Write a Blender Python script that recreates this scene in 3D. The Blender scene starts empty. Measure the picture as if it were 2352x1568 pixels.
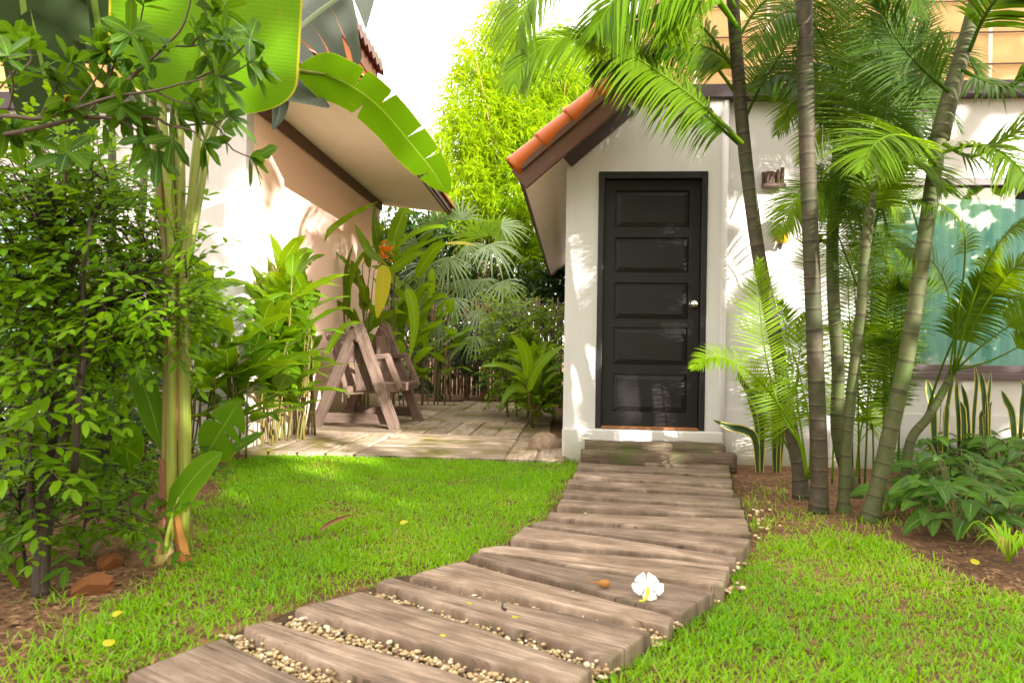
import bpy, bmesh, math, random
import numpy as np
from mathutils import Vector, Matrix

rnd = random.Random(7)
nrs = np.random.RandomState(11)
R = math.radians
V = Vector
SC = bpy.context.scene
COL = SC.collection

# ------------------------------------------------------------------ camera, sky, sun, exposure
F, CX, CY, H, ROLL = 1600.0, 1176.0, 784.0, 0.92, R(0.9)
cd = bpy.data.cameras.new('camera')
cam = bpy.data.objects.new('camera', cd)
COL.objects.link(cam)
cam.location = (0, 0, H)
cam.rotation_euler = (R(90), -ROLL, 0)
cd.sensor_width = 36.0
cd.lens = F / 2352 * 36
cd.clip_end = 2000
cd.clip_start = 0.05
cd.dof.use_dof = True
cd.dof.focus_distance = 5.2
cd.dof.aperture_fstop = 4.0
SC.camera = cam

SUN = V((0.57, -0.71, 0.285)).normalized()
world = bpy.data.worlds.new('World')
SC.world = world
world.use_nodes = True
nt = world.node_tree
sky = nt.nodes.new('ShaderNodeTexSky')
sky.sky_type = 'NISHITA'
sky.sun_disc = False
sky.sun_elevation = math.asin(SUN.z)
sky.sun_rotation = math.atan2(SUN.x, SUN.y)
sky.air_density = 1.0
sky.dust_density = 4.0
sky.ozone_density = 0.6
bg = nt.nodes['Background']
bg.inputs['Strength'].default_value = 0.15
hz_ = nt.nodes.new('ShaderNodeMix'); hz_.data_type = 'RGBA'
hz_.inputs[0].default_value = 0.75
hz_.inputs[7].default_value = (10.5, 9.7, 8.4, 1)      # thin bright overcast veil over the blue
nt.links.new(sky.outputs[0], hz_.inputs[6])
nt.links.new(hz_.outputs[2], bg.inputs[0])
sl = bpy.data.lights.new('sun', 'SUN')
sl.energy = 5.0
sl.angle = R(0.6)
sl.color = (1.0, 0.94, 0.84)
so = bpy.data.objects.new('sun', sl)
COL.objects.link(so)
so.rotation_euler = SUN.to_track_quat('Z', 'Y').to_euler()
so.location = (4, -4, 8)
SC.view_settings.view_transform = 'Standard'
SC.view_settings.look = 'None'
SC.view_settings.exposure = 1.68
SC.view_settings.gamma = 1.0
SC.render.engine = 'CYCLES'
SC.cycles.max_bounces = 8
SC.cycles.diffuse_bounces = 4
SC.cycles.transmission_bounces = 6
SC.cycles.transparent_max_bounces = 8

# ------------------------------------------------------------------ pixels (2352 x 1568 units of the photo) to points in the place
_c, _s = math.cos(ROLL), math.sin(ROLL)
def ray(px, py):
    dx, dy = px - CX, py - CY
    return V(((dx*_c + dy*_s)/F, 1.0, -(-dx*_s + dy*_c)/F))
def W(px, py, Z):
    r = ray(px, py)
    return V((r.x*Z, Z, H + r.z*Z))
def G(px, py, z=0.0):
    r = ray(px, py)
    Z = (H - z)/max(1e-4, -r.z)
    return V((r.x*Z, Z, z))
class Frame:
    def __init__(s, O, yaw):
        s.O = V(O); s.yaw = yaw
        s.u = V((math.cos(yaw), math.sin(yaw), 0)); s.n = V((-math.sin(yaw), math.cos(yaw), 0))
    def hit(s, px, py, off=0.0):
        r = ray(px, py); o = V((0, 0, H)); q = s.O + s.n*off
        t = (q - o).dot(s.n)/r.dot(s.n)
        p = o + r*t - s.O
        return p.dot(s.u), p.z
    def world(s, x, y, z):
        return s.O + s.u*x + s.n*y + V((0, 0, z))

# ------------------------------------------------------------------ objects
ORG = {}
def tag(o, label, cat, group=None, kind=None):
    o['label'] = label
    if cat: o['category'] = cat
    if group: o['group'] = group
    if kind: o['kind'] = kind
    return o
def thing(name, label, cat, loc=(0, 0, 0), yaw=0, group=None):
    o = bpy.data.objects.new(name, None)
    o.empty_display_size = 0.1
    COL.objects.link(o)
    o.location = loc; o.rotation_euler = (0, 0, yaw)
    ORG[o.name] = V(loc) if yaw == 0 else V((0, 0, 0))
    return tag(o, label, cat, group)
class MB:
    def __init__(s):
        s.v = []; s.f = []; s.a = []
    def add(s, vs, fs, at):
        b = len(s.v)
        s.v.extend(vs); s.a.extend(at)
        for f in fs: s.f.append([i + b for i in f])
    def build(s, name, mat, parent=None, smooth=True, loc=None, bevel=0, kind=None, label=None, yaw=0):
        me = bpy.data.meshes.new(name)
        org = ORG.get(parent.name, V((0, 0, 0))) if parent else (V(loc) if loc is not None else V((0, 0, 0)))
        vs = [(v[0]-org[0], v[1]-org[1], v[2]-org[2]) for v in s.v]
        me.from_pydata(vs, [], s.f)
        at = me.attributes.new('puv', 'FLOAT_VECTOR', 'POINT')
        at.data.foreach_set('vector', np.array(s.a, dtype=np.float32).ravel())
        if smooth: me.polygons.foreach_set('use_smooth', [True]*len(me.polygons))
        me.update()
        o = bpy.data.objects.new(name, me)
        COL.objects.link(o)
        me.materials.append(mat)
        ORG[o.name] = org
        if parent: o.parent = parent
        else: o.location = org; o.rotation_euler = (0, 0, yaw)
        if bevel:
            m = o.modifiers.new('bevel', 'BEVEL'); m.width = bevel; m.segments = 2; m.limit_method = 'ANGLE'; m.angle_limit = R(40)
            m.harden_normals = False
        if kind: o['kind'] = kind
        if label: o['label'] = label
        return o

# ------------------------------------------------------------------ shape helpers
def cr(pts, n):
    """smooth curve through control points, n samples"""
    pts = [V(p) for p in pts]
    if len(pts) == 2:
        return [pts[0].lerp(pts[1], i/(n-1)) for i in range(n)]
    P = [pts[0]*2 - pts[1]] + pts + [pts[-1]*2 - pts[-2]]
    out = []; m = len(pts) - 1
    for i in range(n):
        t = i/(n-1)*m; k = min(int(t), m-1); t -= k
        a, b, c, d = P[k], P[k+1], P[k+2], P[k+3]
        out.append(0.5*((2*b) + (c-a)*t + (2*a-5*b+4*c-d)*t*t + (3*b-a-3*c+d)*t**3))
    return out
def tangents(p):
    n = len(p)
    return [(p[min(i+1, n-1)] - p[max(i-1, 0)]).normalized() for i in range(n)]
def tube(mb, pts, rad, n=8, tone=0.5, cap=True, squash=1.0):
    T = tangents(pts); N = len(pts)
    ref = V((0, 0, 1)) if abs(T[0].z) < 0.9 else V((0, 1, 0))
    x = T[0].cross(ref).normalized()
    vs = []; at = []; ln = 0.0
    for i, p in enumerate(pts):
        x = (x - T[i]*x.dot(T[i])).normalized(); y = T[i].cross(x)
        r = rad(i/(N-1)) if callable(rad) else rad[0] + (rad[1]-rad[0])*i/(N-1)
        if i: ln += (p - pts[i-1]).length
        for k in range(n):
            a = 2*math.pi*k/n
            vs.append(p + x*(math.cos(a)*r) + y*(math.sin(a)*r*squash)); at.append((k/n, ln, tone))
    fs = [[i*n+k, i*n+(k+1) % n, (i+1)*n+(k+1) % n, (i+1)*n+k] for i in range(N-1) for k in range(n)]
    if cap:
        fs.append(list(range(n))[::-1]); fs.append([(N-1)*n+k for k in range(n)])
    mb.add(vs, fs, at)
def box(mb, x0, x1, y0, y1, z0, z1, tone=0.5):
    vs = [V((x, y, z)) for z in (z0, z1) for y in (y0, y1) for x in (x0, x1)]
    mb.add(vs, [[0, 2, 3, 1], [4, 5, 7, 6], [0, 1, 5, 4], [2, 6, 7, 3], [0, 4, 6, 2], [1, 3, 7, 5]], [(v.x, v.y, tone) for v in vs])
def beam(mb, p0, p1, w, h, side=V((0, 1, 0)), tone=None):
    """squared timber from p0 to p1; w across 'side', h across the third axis"""
    p0, p1 = V(p0), V(p1); d = p1 - p0; L = d.length; t = d/L
    s = (side - t*side.dot(t)).normalized(); u = t.cross(s)
    tone = rnd.random() if tone is None else tone
    vs = []; at = []
    for a in (0, 1):
        for b, c in ((-1, -1), (1, -1), (1, 1), (-1, 1)):
            vs.append(p0 + d*a + s*(b*w/2) + u*(c*h/2)); at.append((a*L, b*w/2 + c*h/2, tone))
    mb.add(vs, [[0, 1, 2, 3], [7, 6, 5, 4], [0, 4, 5, 1], [1, 5, 6, 2], [2, 6, 7, 3], [3, 7, 4, 0]], at)
def wallgrid(mb, xs, zs, holes, y0, y1):
    """a slab of wall between y0 (front) and y1 with rectangular openings (x0,x1,z0,z1)"""
    def solid(i, j):
        if i < 0 or j < 0 or i >= len(xs)-1 or j >= len(zs)-1: return False
        cx, cz = (xs[i]+xs[i+1])/2, (zs[j]+zs[j+1])/2
        return not any(a < cx < b and c < cz < d for a, b, c, d in holes)
    def q(a, b, c, d):
        vs = [V(a), V(b), V(c), V(d)]
        mb.add(vs, [[0, 1, 2, 3]], [(v.x, v.z, 0.5) for v in vs])
    for i in range(len(xs)-1):
        for j in range(len(zs)-1):
            if not solid(i, j): continue
            a, b, c, d = xs[i], xs[i+1], zs[j], zs[j+1]
            q((a, y0, c), (b, y0, c), (b, y0, d), (a, y0, d))
            q((b, y1, c), (a, y1, c), (a, y1, d), (b, y1, d))
            if not solid(i-1, j): q((a, y1, c), (a, y0, c), (a, y0, d), (a, y1, d))
            if not solid(i+1, j): q((b, y0, c), (b, y1, c), (b, y1, d), (b, y0, d))
            if not solid(i, j-1): q((a, y1, c), (b, y1, c), (b, y0, c), (a, y0, c))
            if not solid(i, j+1): q((a, y0, d), (b, y0, d), (b, y1, d), (a, y1, d))
def paddle(t):
    return min(1.0, (max(t, 0)/0.10)**0.5)*(1 - max(0, (t-0.45)/0.55)**2.6)**0.9 if t < 1 else 0.0
def lance(t):
    return max(0.0, math.sin(math.pi*min(1, max(0, t))**0.72))**0.75
def blade(mb, pts, nrm, hw, prof=lance, n=14, cols=2, fold=0.15, curl=0.0, tears=None, tone=0.5, wave=0.0, gap=0.03, sag=0.5):
    """a leaf blade: midrib curve, face normal, half width; torn into strips where asked"""
    p = cr(pts, n+1); T = tangents(p)
    us = [k/cols for k in range(cols+1)]
    ph = rnd.random()*6
    for sg in (-1, 1):
        tr = sorted(set((tears or {}).get(sg, [])) & set(range(1, n)))
        cuts = [0] + tr + [n]
        for a, b in zip(cuts[:-1], cuts[1:]):
            ds = rnd.uniform(0.2, 1.0)*sag if tr else 0.0
            vs = []; at = []
            for i in range(a, b+1):
                t = i/n; w = hw*prof(t)
                S = T[i].cross(nrm)
                S = S.normalized()*sg if S.length > 1e-6 else V((1, 0, 0))*sg
                Nn = S.cross(T[i])*sg
                sh = 0.0
                if tr and i == a and a > 0: sh = gap
                if tr and i == b and b < n: sh = -gap
                for u in us:
                    wv = wave*w*math.sin(t*23 + ph + sg)*u*u
                    q = p[i] + S*(u*w) + Nn*(fold*u*w - curl*u*u*w + wv) + T[i]*(sh*u*u*rnd.uniform(0.6, 1.4))
                    q = q + V((0, 0, -ds*w*u*u))
                    vs.append(q); at.append((u*sg, t, tone))
            c = cols + 1
            fs = [[i*c+k, i*c+k+1, (i+1)*c+k+1, (i+1)*c+k] if sg > 0 else [i*c+k+1, i*c+k, (i+1)*c+k, (i+1)*c+k+1] for i in range(b-a) for k in range(cols)]
            mb.add(vs, fs, at)
def leaf(mb, b, d, nrm, L, w, tone=0.5, droop=0.15, fold=0.25, shape=0.45):
    """small leaf of eight points folded on its midrib"""
    d = d.normalized(); s = d.cross(nrm)
    if s.length < 1e-4: s = d.cross(V((0.3, 0.8, 0.5)))
    s.normalize(); u = s.cross(d)
    dn = V((0, 0, -1))
    def pt(t, k, ww): return b + d*(t*L) + s*(k*ww) + u*(abs(k)*ww*fold) + dn*(droop*L*t*t)
    t1, t2 = shape*0.6, shape + 0.25
    vs = [b, pt(t1, -1, w*0.42), pt(t1, 0, 0), pt(t1, 1, w*0.42), pt(t2, -1, w*0.45), pt(t2, 0, 0), pt(t2, 1, w*0.45), pt(1, 0, 0)]
    at = [(0, 0, tone), (-1, t1, tone), (0, t1, tone), (1, t1, tone), (-1, t2, tone), (0, t2, tone), (1, t2, tone), (0, 1, tone)]
    mb.add(vs, [[0, 2, 1], [0, 3, 2], [1, 2, 5, 4], [2, 3, 6, 5], [4, 5, 7], [5, 6, 7]], at)
def sliver(mb, b, d, L, w, tone=0.5, droop=0.3):
    """narrow bamboo-like leaf"""
    d = d.normalized(); s = d.cross(V((rnd.uniform(-1, 1), rnd.uniform(-1, 1), rnd.uniform(0.2, 1)))).normalized()
    m = b + d*(L*0.4) + V((0, 0, -droop*L*0.16)); e = b + d*L + V((0, 0, -droop*L))
    mb.add([b, m - s*w/2, e, m + s*w/2], [[0, 1, 2, 3]], [(0, 0, tone), (-1, .4, tone), (0, 1, tone), (1, .4, tone)])
def rv(a=1.0):
    while True:
        v = V((rnd.uniform(-1, 1), rnd.uniform(-1, 1), rnd.uniform(-1, 1)))
        if 0.05 < v.length < 1: return v.normalized()*a
def frond(mb, pts, nrm, n=40, L=0.4, w=0.024, droop=0.35, lift=0.25, t0=0.18, rr=0.011, tone=0.5, ang=(25, 62), tip=0.35, tv=0.25):
    """feather palm leaf: rib and two rows of drooping leaflets"""
    N = 26
    p = cr(pts, N); T = tangents(p)
    tube(mb, p, lambda t: rr*(1-0.85*t)+0.0012, 5, tone*0.8+0.25)
    for k in range(n):
        t = t0 + (1-t0)*(k+0.5)/n
        x = t*(N-1); i = min(int(x), N-2); f = x - i
        b = p[i].lerp(p[i+1], f); tt = T[i].lerp(T[i+1], f).normalized()
        S = tt.cross(nrm).normalized(); U = S.cross(tt)
        q = (t-t0)/(1-t0)
        LL = L*(0.45+0.55*math.sin(math.pi*min(1, q*0.9+0.12))**0.7)*(1 if q < 0.7 else 1-(1-tip)*(q-0.7)/0.3)
        a = R(ang[0] + (ang[1]-ang[0])*q**1.2)
        for sg in (-1, 1):
            aa = a + rnd.uniform(-0.07, 0.07)
            d = (S*(sg*math.cos(aa)) + tt*math.sin(aa) + U*(lift + rnd.uniform(-0.12, 0.12))).normalized()
            l = LL*rnd.uniform(0.88, 1.08); tn = min(1, max(0, tone + rnd.uniform(-tv, tv)))
            wd = d.cross(U + S*rnd.uniform(-0.5, 0.5)).normalized()
            vs = []; at = []
            for j, ww in enumerate((0.55, 1.0, 0.85, 0.5, 0.03)):
                s = j/4
                c = b + d*(l*s*(1-0.08*s*droop)) + V((0, 0, -droop*l*s*s))
                vs += [c - wd*(w*ww/2), c + wd*(w*ww/2)]; at += [(-1, s, tn), (1, s, tn)]
            mb.add(vs, [[2*j, 2*j+1, 2*j+3, 2*j+2] for j in range(4)], at)
def spray(mb, b, d, n, L, w, step, tone, up=V((0, 0, 1)), droop=0.2):
    """leafy twig end: alternate leaves on a short twig (returns twig points)"""
    p = b.copy(); d = d.normalized(); out = [p.copy()]
    s = d.cross(up)
    s = s.normalized() if s.length > 1e-3 else V((1, 0, 0))
    for k in range(n):
        p = p + d*step; d = (d + V((0, 0, -0.06)) + rv(0.10)).normalized(); out.append(p.copy())
        sg = 1 if k % 2 else -1
        ld = (d*0.55 + s*(sg*0.85) + up*0.12 + rv(0.28)).normalized()
        leaf(mb, p, ld, (up + rv(0.45)).normalized(), L*rnd.uniform(0.75, 1.15), w*rnd.uniform(0.85, 1.1), min(1, max(0, tone + rnd.uniform(-.25, .25))), droop)
    leaf(mb, p, d, (up + rv(0.3)).normalized(), L*1.05, w, tone, droop)
    return out

# ------------------------------------------------------------------ materials
def mat(name):
    m = bpy.data.materials.new(name); m.use_nodes = True
    t = m.node_tree; t.nodes.clear()
    out = t.nodes.new('ShaderNodeOutputMaterial')
    return m, t, out
def N(t, typ, **kw):
    n = t.nodes.new(typ)
    for k, v in kw.items():
        if k in ('operation', 'blend_type', 'data_type', 'attribute_name', 'noise_dimensions', 'feature', 'distance', 'wave_type', 'bands_direction', 'interpolation_type', 'distribution'):
            setattr(n, k, v)
        else:
            n.inputs[k.replace('_', ' ')].default_value = v
    return n
def L_(t, a, b): t.links.new(a, b)
def math_(t, op, a, b=None, c=None, clamp=False):
    n = t.nodes.new('ShaderNodeMath'); n.operation = op; n.use_clamp = clamp
    for i, x in enumerate((a, b, c)):
        if x is None: continue
        if isinstance(x, (int, float)): n.inputs[i].default_value = x
        else: t.links.new(x, n.inputs[i])
    return n.outputs[0]
def mixc(t, fac, a, b, mode='MIX'):
    n = t.nodes.new('ShaderNodeMix'); n.data_type = 'RGBA'; n.blend_type = mode
    for i, x in ((0, fac), (6, a), (7, b)):
        if isinstance(x, (int, float)): n.inputs[i].default_value = x
        elif isinstance(x, tuple): n.inputs[i].default_value = x + (1,) if len(x) == 3 else x
        else: t.links.new(x, n.inputs[i])
    return n.outputs[2]
def puv(t):
    a = N(t, 'ShaderNodeAttribute', attribute_name='puv')
    s = t.nodes.new('ShaderNodeSeparateXYZ'); L_(t, a.outputs['Vector'], s.inputs[0])
    return a.outputs['Vector'], s.outputs[0], s.outputs[1], s.outputs[2]
def ramp(t, fac, stops):
    n = t.nodes.new('ShaderNodeValToRGB'); e = n.color_ramp.elements
    while len(e) > 1: e.remove(e[-1])
    for i, (p, c) in enumerate(stops):
        x = e[0] if i == 0 else e.new(p)
        x.position = p; x.color = tuple(c) + (1,) if len(c) == 3 else c
    if fac is not None: t.links.new(fac, n.inputs[0])
    return n.outputs[0]
def noise(t, vec, scale, detail=4, rough=0.55, dist=0.0):
    n = t.nodes.new('ShaderNodeTexNoise')
    n.inputs['Scale'].default_value = scale; n.inputs['Detail'].default_value = detail
    n.inputs['Roughness'].default_value = rough; n.inputs['Distortion'].default_value = dist
    if vec is not None: t.links.new(vec, n.inputs['Vector'])
    return n.outputs[0]
def objco(t):
    return t.nodes.new('ShaderNodeTexCoord').outputs['Object']
def scaled(t, vec, s):
    n = t.nodes.new('ShaderNodeVectorMath'); n.operation = 'MULTIPLY'
    t.links.new(vec, n.inputs[0]); n.inputs[1].default_value = s
    return n.outputs[0]
def bump(t, h, strength=0.3, dist=0.01):
    n = t.nodes.new('ShaderNodeBump'); n.inputs['Strength'].default_value = strength; n.inputs['Distance'].default_value = dist
    t.links.new(h, n.inputs['Height']); return n.outputs[0]
def principled(t, out, color, rough=0.5, spec=0.5, normal=None, metallic=0.0):
    b = t.nodes.new('ShaderNodeBsdfPrincipled')
    if isinstance(color, tuple): b.inputs['Base Color'].default_value = color + (1,)
    else: t.links.new(color, b.inputs['Base Color'])
    if isinstance(rough, (int, float)): b.inputs['Roughness'].default_value = rough
    else: t.links.new(rough, b.inputs['Roughness'])
    b.inputs['Specular IOR Level'].default_value = spec; b.inputs['Metallic'].default_value = metallic
    if normal is not None: t.links.new(normal, b.inputs['Normal'])
    if out is not None: t.links.new(b.outputs[0], out.inputs[0])
    return b
def leafmat(name, dark, light, trans, tf=0.45, rough=0.38, spec=0.5, veins=0, rib=None, margin=None, spots=None, dry=None):
    m, t, out = mat(name)
    vec, u, v, tone = puv(t)
    col = mixc(t, tone, dark, light)
    nz = noise(t, objco(t), 9, 3)
    col = mixc(t, math_(t, 'MULTIPLY', nz, 0.35), col, mixc(t, 1.0, col, (0.55, 0.6, 0.45), 'MULTIPLY'))
    au = math_(t, 'ABSOLUTE', u)
    nrm = None
    if veins:
        ph = math_(t, 'ADD', math_(t, 'MULTIPLY', v, veins), math_(t, 'MULTIPLY', au, -4.0))
        sn = math_(t, 'SINE', ph)
        col = mixc(t, math_(t, 'MULTIPLY', math_(t, 'MAXIMUM', sn, 0.0), 0.22), col, mixc(t, 1.0, col, (0.6, 0.66, 0.5), 'MULTIPLY'))
        nrm = bump(t, sn, 0.12, 0.002)
    if rib:
        col = mixc(t, math_(t, 'LESS_THAN', au, rib[0]), col, rib[1])
    if spots:
        s2 = noise(t, vec, spots[0], 3)
        k = math_(t, 'MULTIPLY', math_(t, 'SUBTRACT', s2, spots[1], clamp=True), 6.0, clamp=True)
        col = mixc(t, k, col, spots[2])
    if margin:
        col = mixc(t, math_(t, 'GREATER_THAN', au, margin[0]), col, margin[1])
    if dry: col = mixc(t, math_(t, 'GREATER_THAN', tone, dry[0]), col, dry[1])
    b = principled(t, None, col, min(0.6, rough + 0.06), spec*0.5, nrm)
    tr = t.nodes.new('ShaderNodeBsdfTranslucent')
    tcol = mixc(t, 1.0, mixc(t, 0.7, col, trans), (1, 1, 1), 'MULTIPLY') if not margin else mixc(t, 0.4, col, trans)
    L_(t, tcol, tr.inputs[0])
    ms = t.nodes.new('ShaderNodeMixShader'); ms.inputs[0].default_value = tf
    L_(t, b.outputs[0], ms.inputs[1]); L_(t, tr.outputs[0], ms.inputs[2]); L_(t, ms.outputs[0], out.inputs[0])
    return m
M = {}
# greens
M['banana'] = leafmat('banana leaf', (0.050, 0.14, 0.003), (0.105, 0.24, 0.004), (0.25, 0.49, 0.003), 0.50, 0.4, 0.3, 420, (0.03, (0.26, 0.36, 0.05)), (0.975, (0.42, 0.36, 0.03)), (5.5, 0.66, (0.26, 0.22, 0.03)))
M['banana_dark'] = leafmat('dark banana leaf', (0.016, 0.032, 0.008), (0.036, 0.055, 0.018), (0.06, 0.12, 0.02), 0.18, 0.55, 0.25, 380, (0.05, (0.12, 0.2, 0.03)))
M['banana_grey'] = leafmat('grey backed banana leaf', (0.060, 0.070, 0.062), (0.115, 0.125, 0.12), (0.06, 0.12, 0.02), 0.18, 0.4, 0.5, 300, (0.05, (0.2, 0.24, 0.14)))
M['heliconia'] = leafmat('heliconia leaf', (0.024, 0.085, 0.004), (0.155, 0.29, 0.005), (0.38, 0.60, 0.004), 0.45, 0.33, 0.4, 110, (0.05, (0.28, 0.42, 0.06)))
M['heliconia_yellow'] = leafmat('yellowing leaf', (0.45, 0.42, 0.02), (0.55, 0.55, 0.03), (0.75, 0.62, 0.02), 0.5, 0.35, 0.5, 90, (0.05, (0.5, 0.5, 0.1)))
M['shrub'] = leafmat('shrub leaf', (0.025, 0.088, 0.003), (0.175, 0.34, 0.004), (0.36, 0.60, 0.004), 0.42, 0.42, 0.3, 0, (0.04, (0.14, 0.26, 0.04)))
M['whorl'] = leafmat('glossy tree leaf', (0.022, 0.070, 0.006), (0.085, 0.185, 0.008), (0.20, 0.38, 0.006), 0.34, 0.4, 0.35, 0, (0.06, (0.16, 0.28, 0.06)))
M['bamboo_leaf'] = leafmat('bamboo leaf', (0.09, 0.19, 0.003), (0.30, 0.42, 0.004), (0.50, 0.70, 0.004), 0.52, 0.5, 0.2)
M['fan'] = leafmat('fan palm leaf', (0.016, 0.05, 0.010), (0.20, 0.31, 0.11), (0.22, 0.42, 0.05), 0.25, 0.24, 1.4)
M['fan_bright'] = leafmat('bright fan palm leaf', (0.12, 0.27, 0.006), (0.20, 0.36, 0.008), (0.36, 0.56, 0.01), 0.50, 0.35, 0.4)  # brighter, yellower green than the other fan leaves
M['smallshrub'] = leafmat('boxy shrub leaf', (0.07, 0.18, 0.006), (0.24, 0.38, 0.010), (0.38, 0.58, 0.01), 0.42, 0.3, 0.5)
M['palm'] = leafmat('areca leaflet', (0.030, 0.080, 0.002), (0.135, 0.235, 0.003), (0.30, 0.47, 0.002), 0.44, 0.4, 0.3)
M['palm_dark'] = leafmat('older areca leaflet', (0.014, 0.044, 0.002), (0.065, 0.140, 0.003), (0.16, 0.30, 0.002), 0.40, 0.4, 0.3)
M['palm_young'] = leafmat('young areca leaflet', (0.075, 0.165, 0.003), (0.18, 0.31, 0.004), (0.37, 0.56, 0.003), 0.50, 0.4, 0.3)
M['sanse'] = leafmat('snake plant leaf', (0.025, 0.06, 0.022), (0.045, 0.09, 0.03), (0.05, 0.10, 0.02), 0.06, 0.35, 0.5, 120, None, (0.74, (0.50, 0.42, 0.07)))
M['arrow'] = leafmat('arrowhead leaf', (0.026, 0.080, 0.009), (0.085, 0.185, 0.014), (0.16, 0.32, 0.008), 0.32, 0.4, 0.35, 40, (0.05, (0.16, 0.28, 0.08)))
M['grass'] = leafmat('grass blade', (0.105, 0.30, 0.002), (0.29, 0.53, 0.003), (0.48, 0.78, 0.003), 0.45, 0.36, 0.7, 0, None, None, None, (0.93, (0.42, 0.33, 0.09)))
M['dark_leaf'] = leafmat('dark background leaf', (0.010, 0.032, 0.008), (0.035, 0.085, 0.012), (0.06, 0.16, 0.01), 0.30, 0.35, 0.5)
def stemmat(name, a, b, sc=(3, 3, 0.6), rough=0.45, streak=1.0):
    m, t, out = mat(name)
    vec, u, v, tone = puv(t)
    nz = noise(t, scaled(t, vec, (14, 1.6, 3)), 1.5, 4)
    col = ramp(t, nz, [(0.3, a), (0.68, b)])
    principled(t, out, col, rough, 0.45, bump(t, nz, 0.2, 0.004)); return m
M['stalk'] = stemmat('banana stalk', (0.10, 0.15, 0.012), (0.27, 0.28, 0.045))
M['stalk_base'] = stemmat('banana stem sheath', (0.085, 0.095, 0.020), (0.27, 0.18, 0.05))
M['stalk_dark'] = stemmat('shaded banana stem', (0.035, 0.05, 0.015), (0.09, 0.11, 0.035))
M['heli_stem'] = stemmat('heliconia stem', (0.055, 0.10, 0.015), (0.19, 0.115, 0.03))
M['twig'] = stemmat('dark bark', (0.018, 0.012, 0.009), (0.060, 0.042, 0.030), rough=0.85)
M['branch'] = stemmat('grey brown bark', (0.06, 0.042, 0.03), (0.16, 0.12, 0.09), rough=0.8)
M['culm'] = stemmat('bamboo culm', (0.16, 0.09, 0.03), (0.34, 0.20, 0.06), rough=0.5)
def trunkmat(name, c1, c2, ring, moss):
    m, t, out = mat(name)
    vec, u, v, tone = puv(t)
    w = noise(t, objco(t), 6, 3)
    w2 = noise(t, scaled(t, vec, (0.0, 2.3, 9.0)), 1.0, 2)
    vv = math_(t, 'ADD', math_(t, 'ADD', v, math_(t, 'MULTIPLY', w, 0.03)), math_(t, 'MULTIPLY', w2, 0.30))
    fr = math_(t, 'FRACT', math_(t, 'MULTIPLY', vv, 9.5))
    rg = math_(t, 'LESS_THAN', fr, 0.13)
    hi = math_(t, 'MULTIPLY', math_(t, 'GREATER_THAN', fr, 0.13), math_(t, 'LESS_THAN', fr, 0.24))
    nz = noise(t, objco(t), 22, 5, 0.65)
    col = ramp(t, nz, [(0.3, c1), (0.7, c2)])
    mz = noise(t, objco(t), 3.3, 4)
    col = mixc(t, math_(t, 'MULTIPLY', math_(t, 'SUBTRACT', mz, 0.47, clamp=True), 5.0, clamp=True), col, moss)
    col = mixc(t, math_(t, 'MULTIPLY', hi, math_(t, 'MULTIPLY', nz, 0.42)), col, (0.15, 0.11, 0.07))
    col = mixc(t, math_(t, 'MULTIPLY', rg, math_(t, 'MULTIPLY', mz, 1.15)), col, ring)
    h = math_(t, 'ADD', math_(t, 'MULTIPLY', rg, -0.6), math_(t, 'MULTIPLY', nz, 0.4))
    principled(t, out, col, 0.7, 0.35, bump(t, h, 0.35, 0.005)); return m
M['trunk'] = trunkmat('ringed palm trunk', (0.030, 0.026, 0.014), (0.075, 0.056, 0.034), (0.014, 0.009, 0.006), (0.032, 0.046, 0.012))
M['trunk_pale'] = trunkmat('pale green palm trunk', (0.040, 0.052, 0.014), (0.088, 0.088, 0.034), (0.022, 0.016, 0.008), (0.045, 0.082, 0.008))
# masonry
def wallmat(name, col, stain, amt=0.5, rough=0.8):
    m, t, out = mat(name)
    oc = objco(t)
    n1 = noise(t, oc, 1.3, 5, 0.6); n2 = noise(t, oc, 40, 4, 0.6); n3 = noise(t, scaled(t, oc, (5, 5, 0.7)), 1.6, 4)
    k = math_(t, 'MULTIPLY', math_(t, 'SUBTRACT', math_(t, 'MULTIPLY', math_(t, 'ADD', n1, n3), 0.5), 0.45, clamp=True), 4*amt, clamp=True)
    c = mixc(t, k, col, stain)
    st = noise(t, scaled(t, oc, (9, 9, 0.35)), 1.0, 4, 0.7)
    c = mixc(t, math_(t, 'MULTIPLY', math_(t, 'SUBTRACT', st, 0.54, clamp=True), 3.0, clamp=True), c, mixc(t, 1.0, c, (0.95, 0.94, 0.91), 'MULTIPLY'))
    sep = t.nodes.new('ShaderNodeSeparateXYZ'); L_(t, oc, sep.inputs[0])
    low = math_(t, 'MULTIPLY', math_(t, 'SUBTRACT', math_(t, 'ADD', 0.16, math_(t, 'MULTIPLY', n1, 0.22)), sep.outputs[2], clamp=True), 3.5, clamp=True)
    c = mixc(t, math_(t, 'MULTIPLY', low, 0.8), c, (0.30, 0.27, 0.17))
    principled(t, out, c, rough, 0.3, bump(t, math_(t, 'ADD', n2, math_(t, 'MULTIPLY', n1, 1.5)), 0.18, 0.004)); return m
M['white'] = wallmat('white painted plaster', (0.575, 0.552, 0.560), (0.46, 0.435, 0.42), 0.6)
M['white_warm'] = wallmat('salmon pink plaster', (0.96, 0.70, 0.60), (0.92, 0.65, 0.54), 0.3)
M['peach'] = wallmat('peach painted plaster', (0.66, 0.40, 0.19), (0.56, 0.33, 0.15), 0.4)
M['soffit'] = wallmat('cream soffit board', (0.92, 0.82, 0.71), (0.80, 0.70, 0.60), 0.5)
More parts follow.
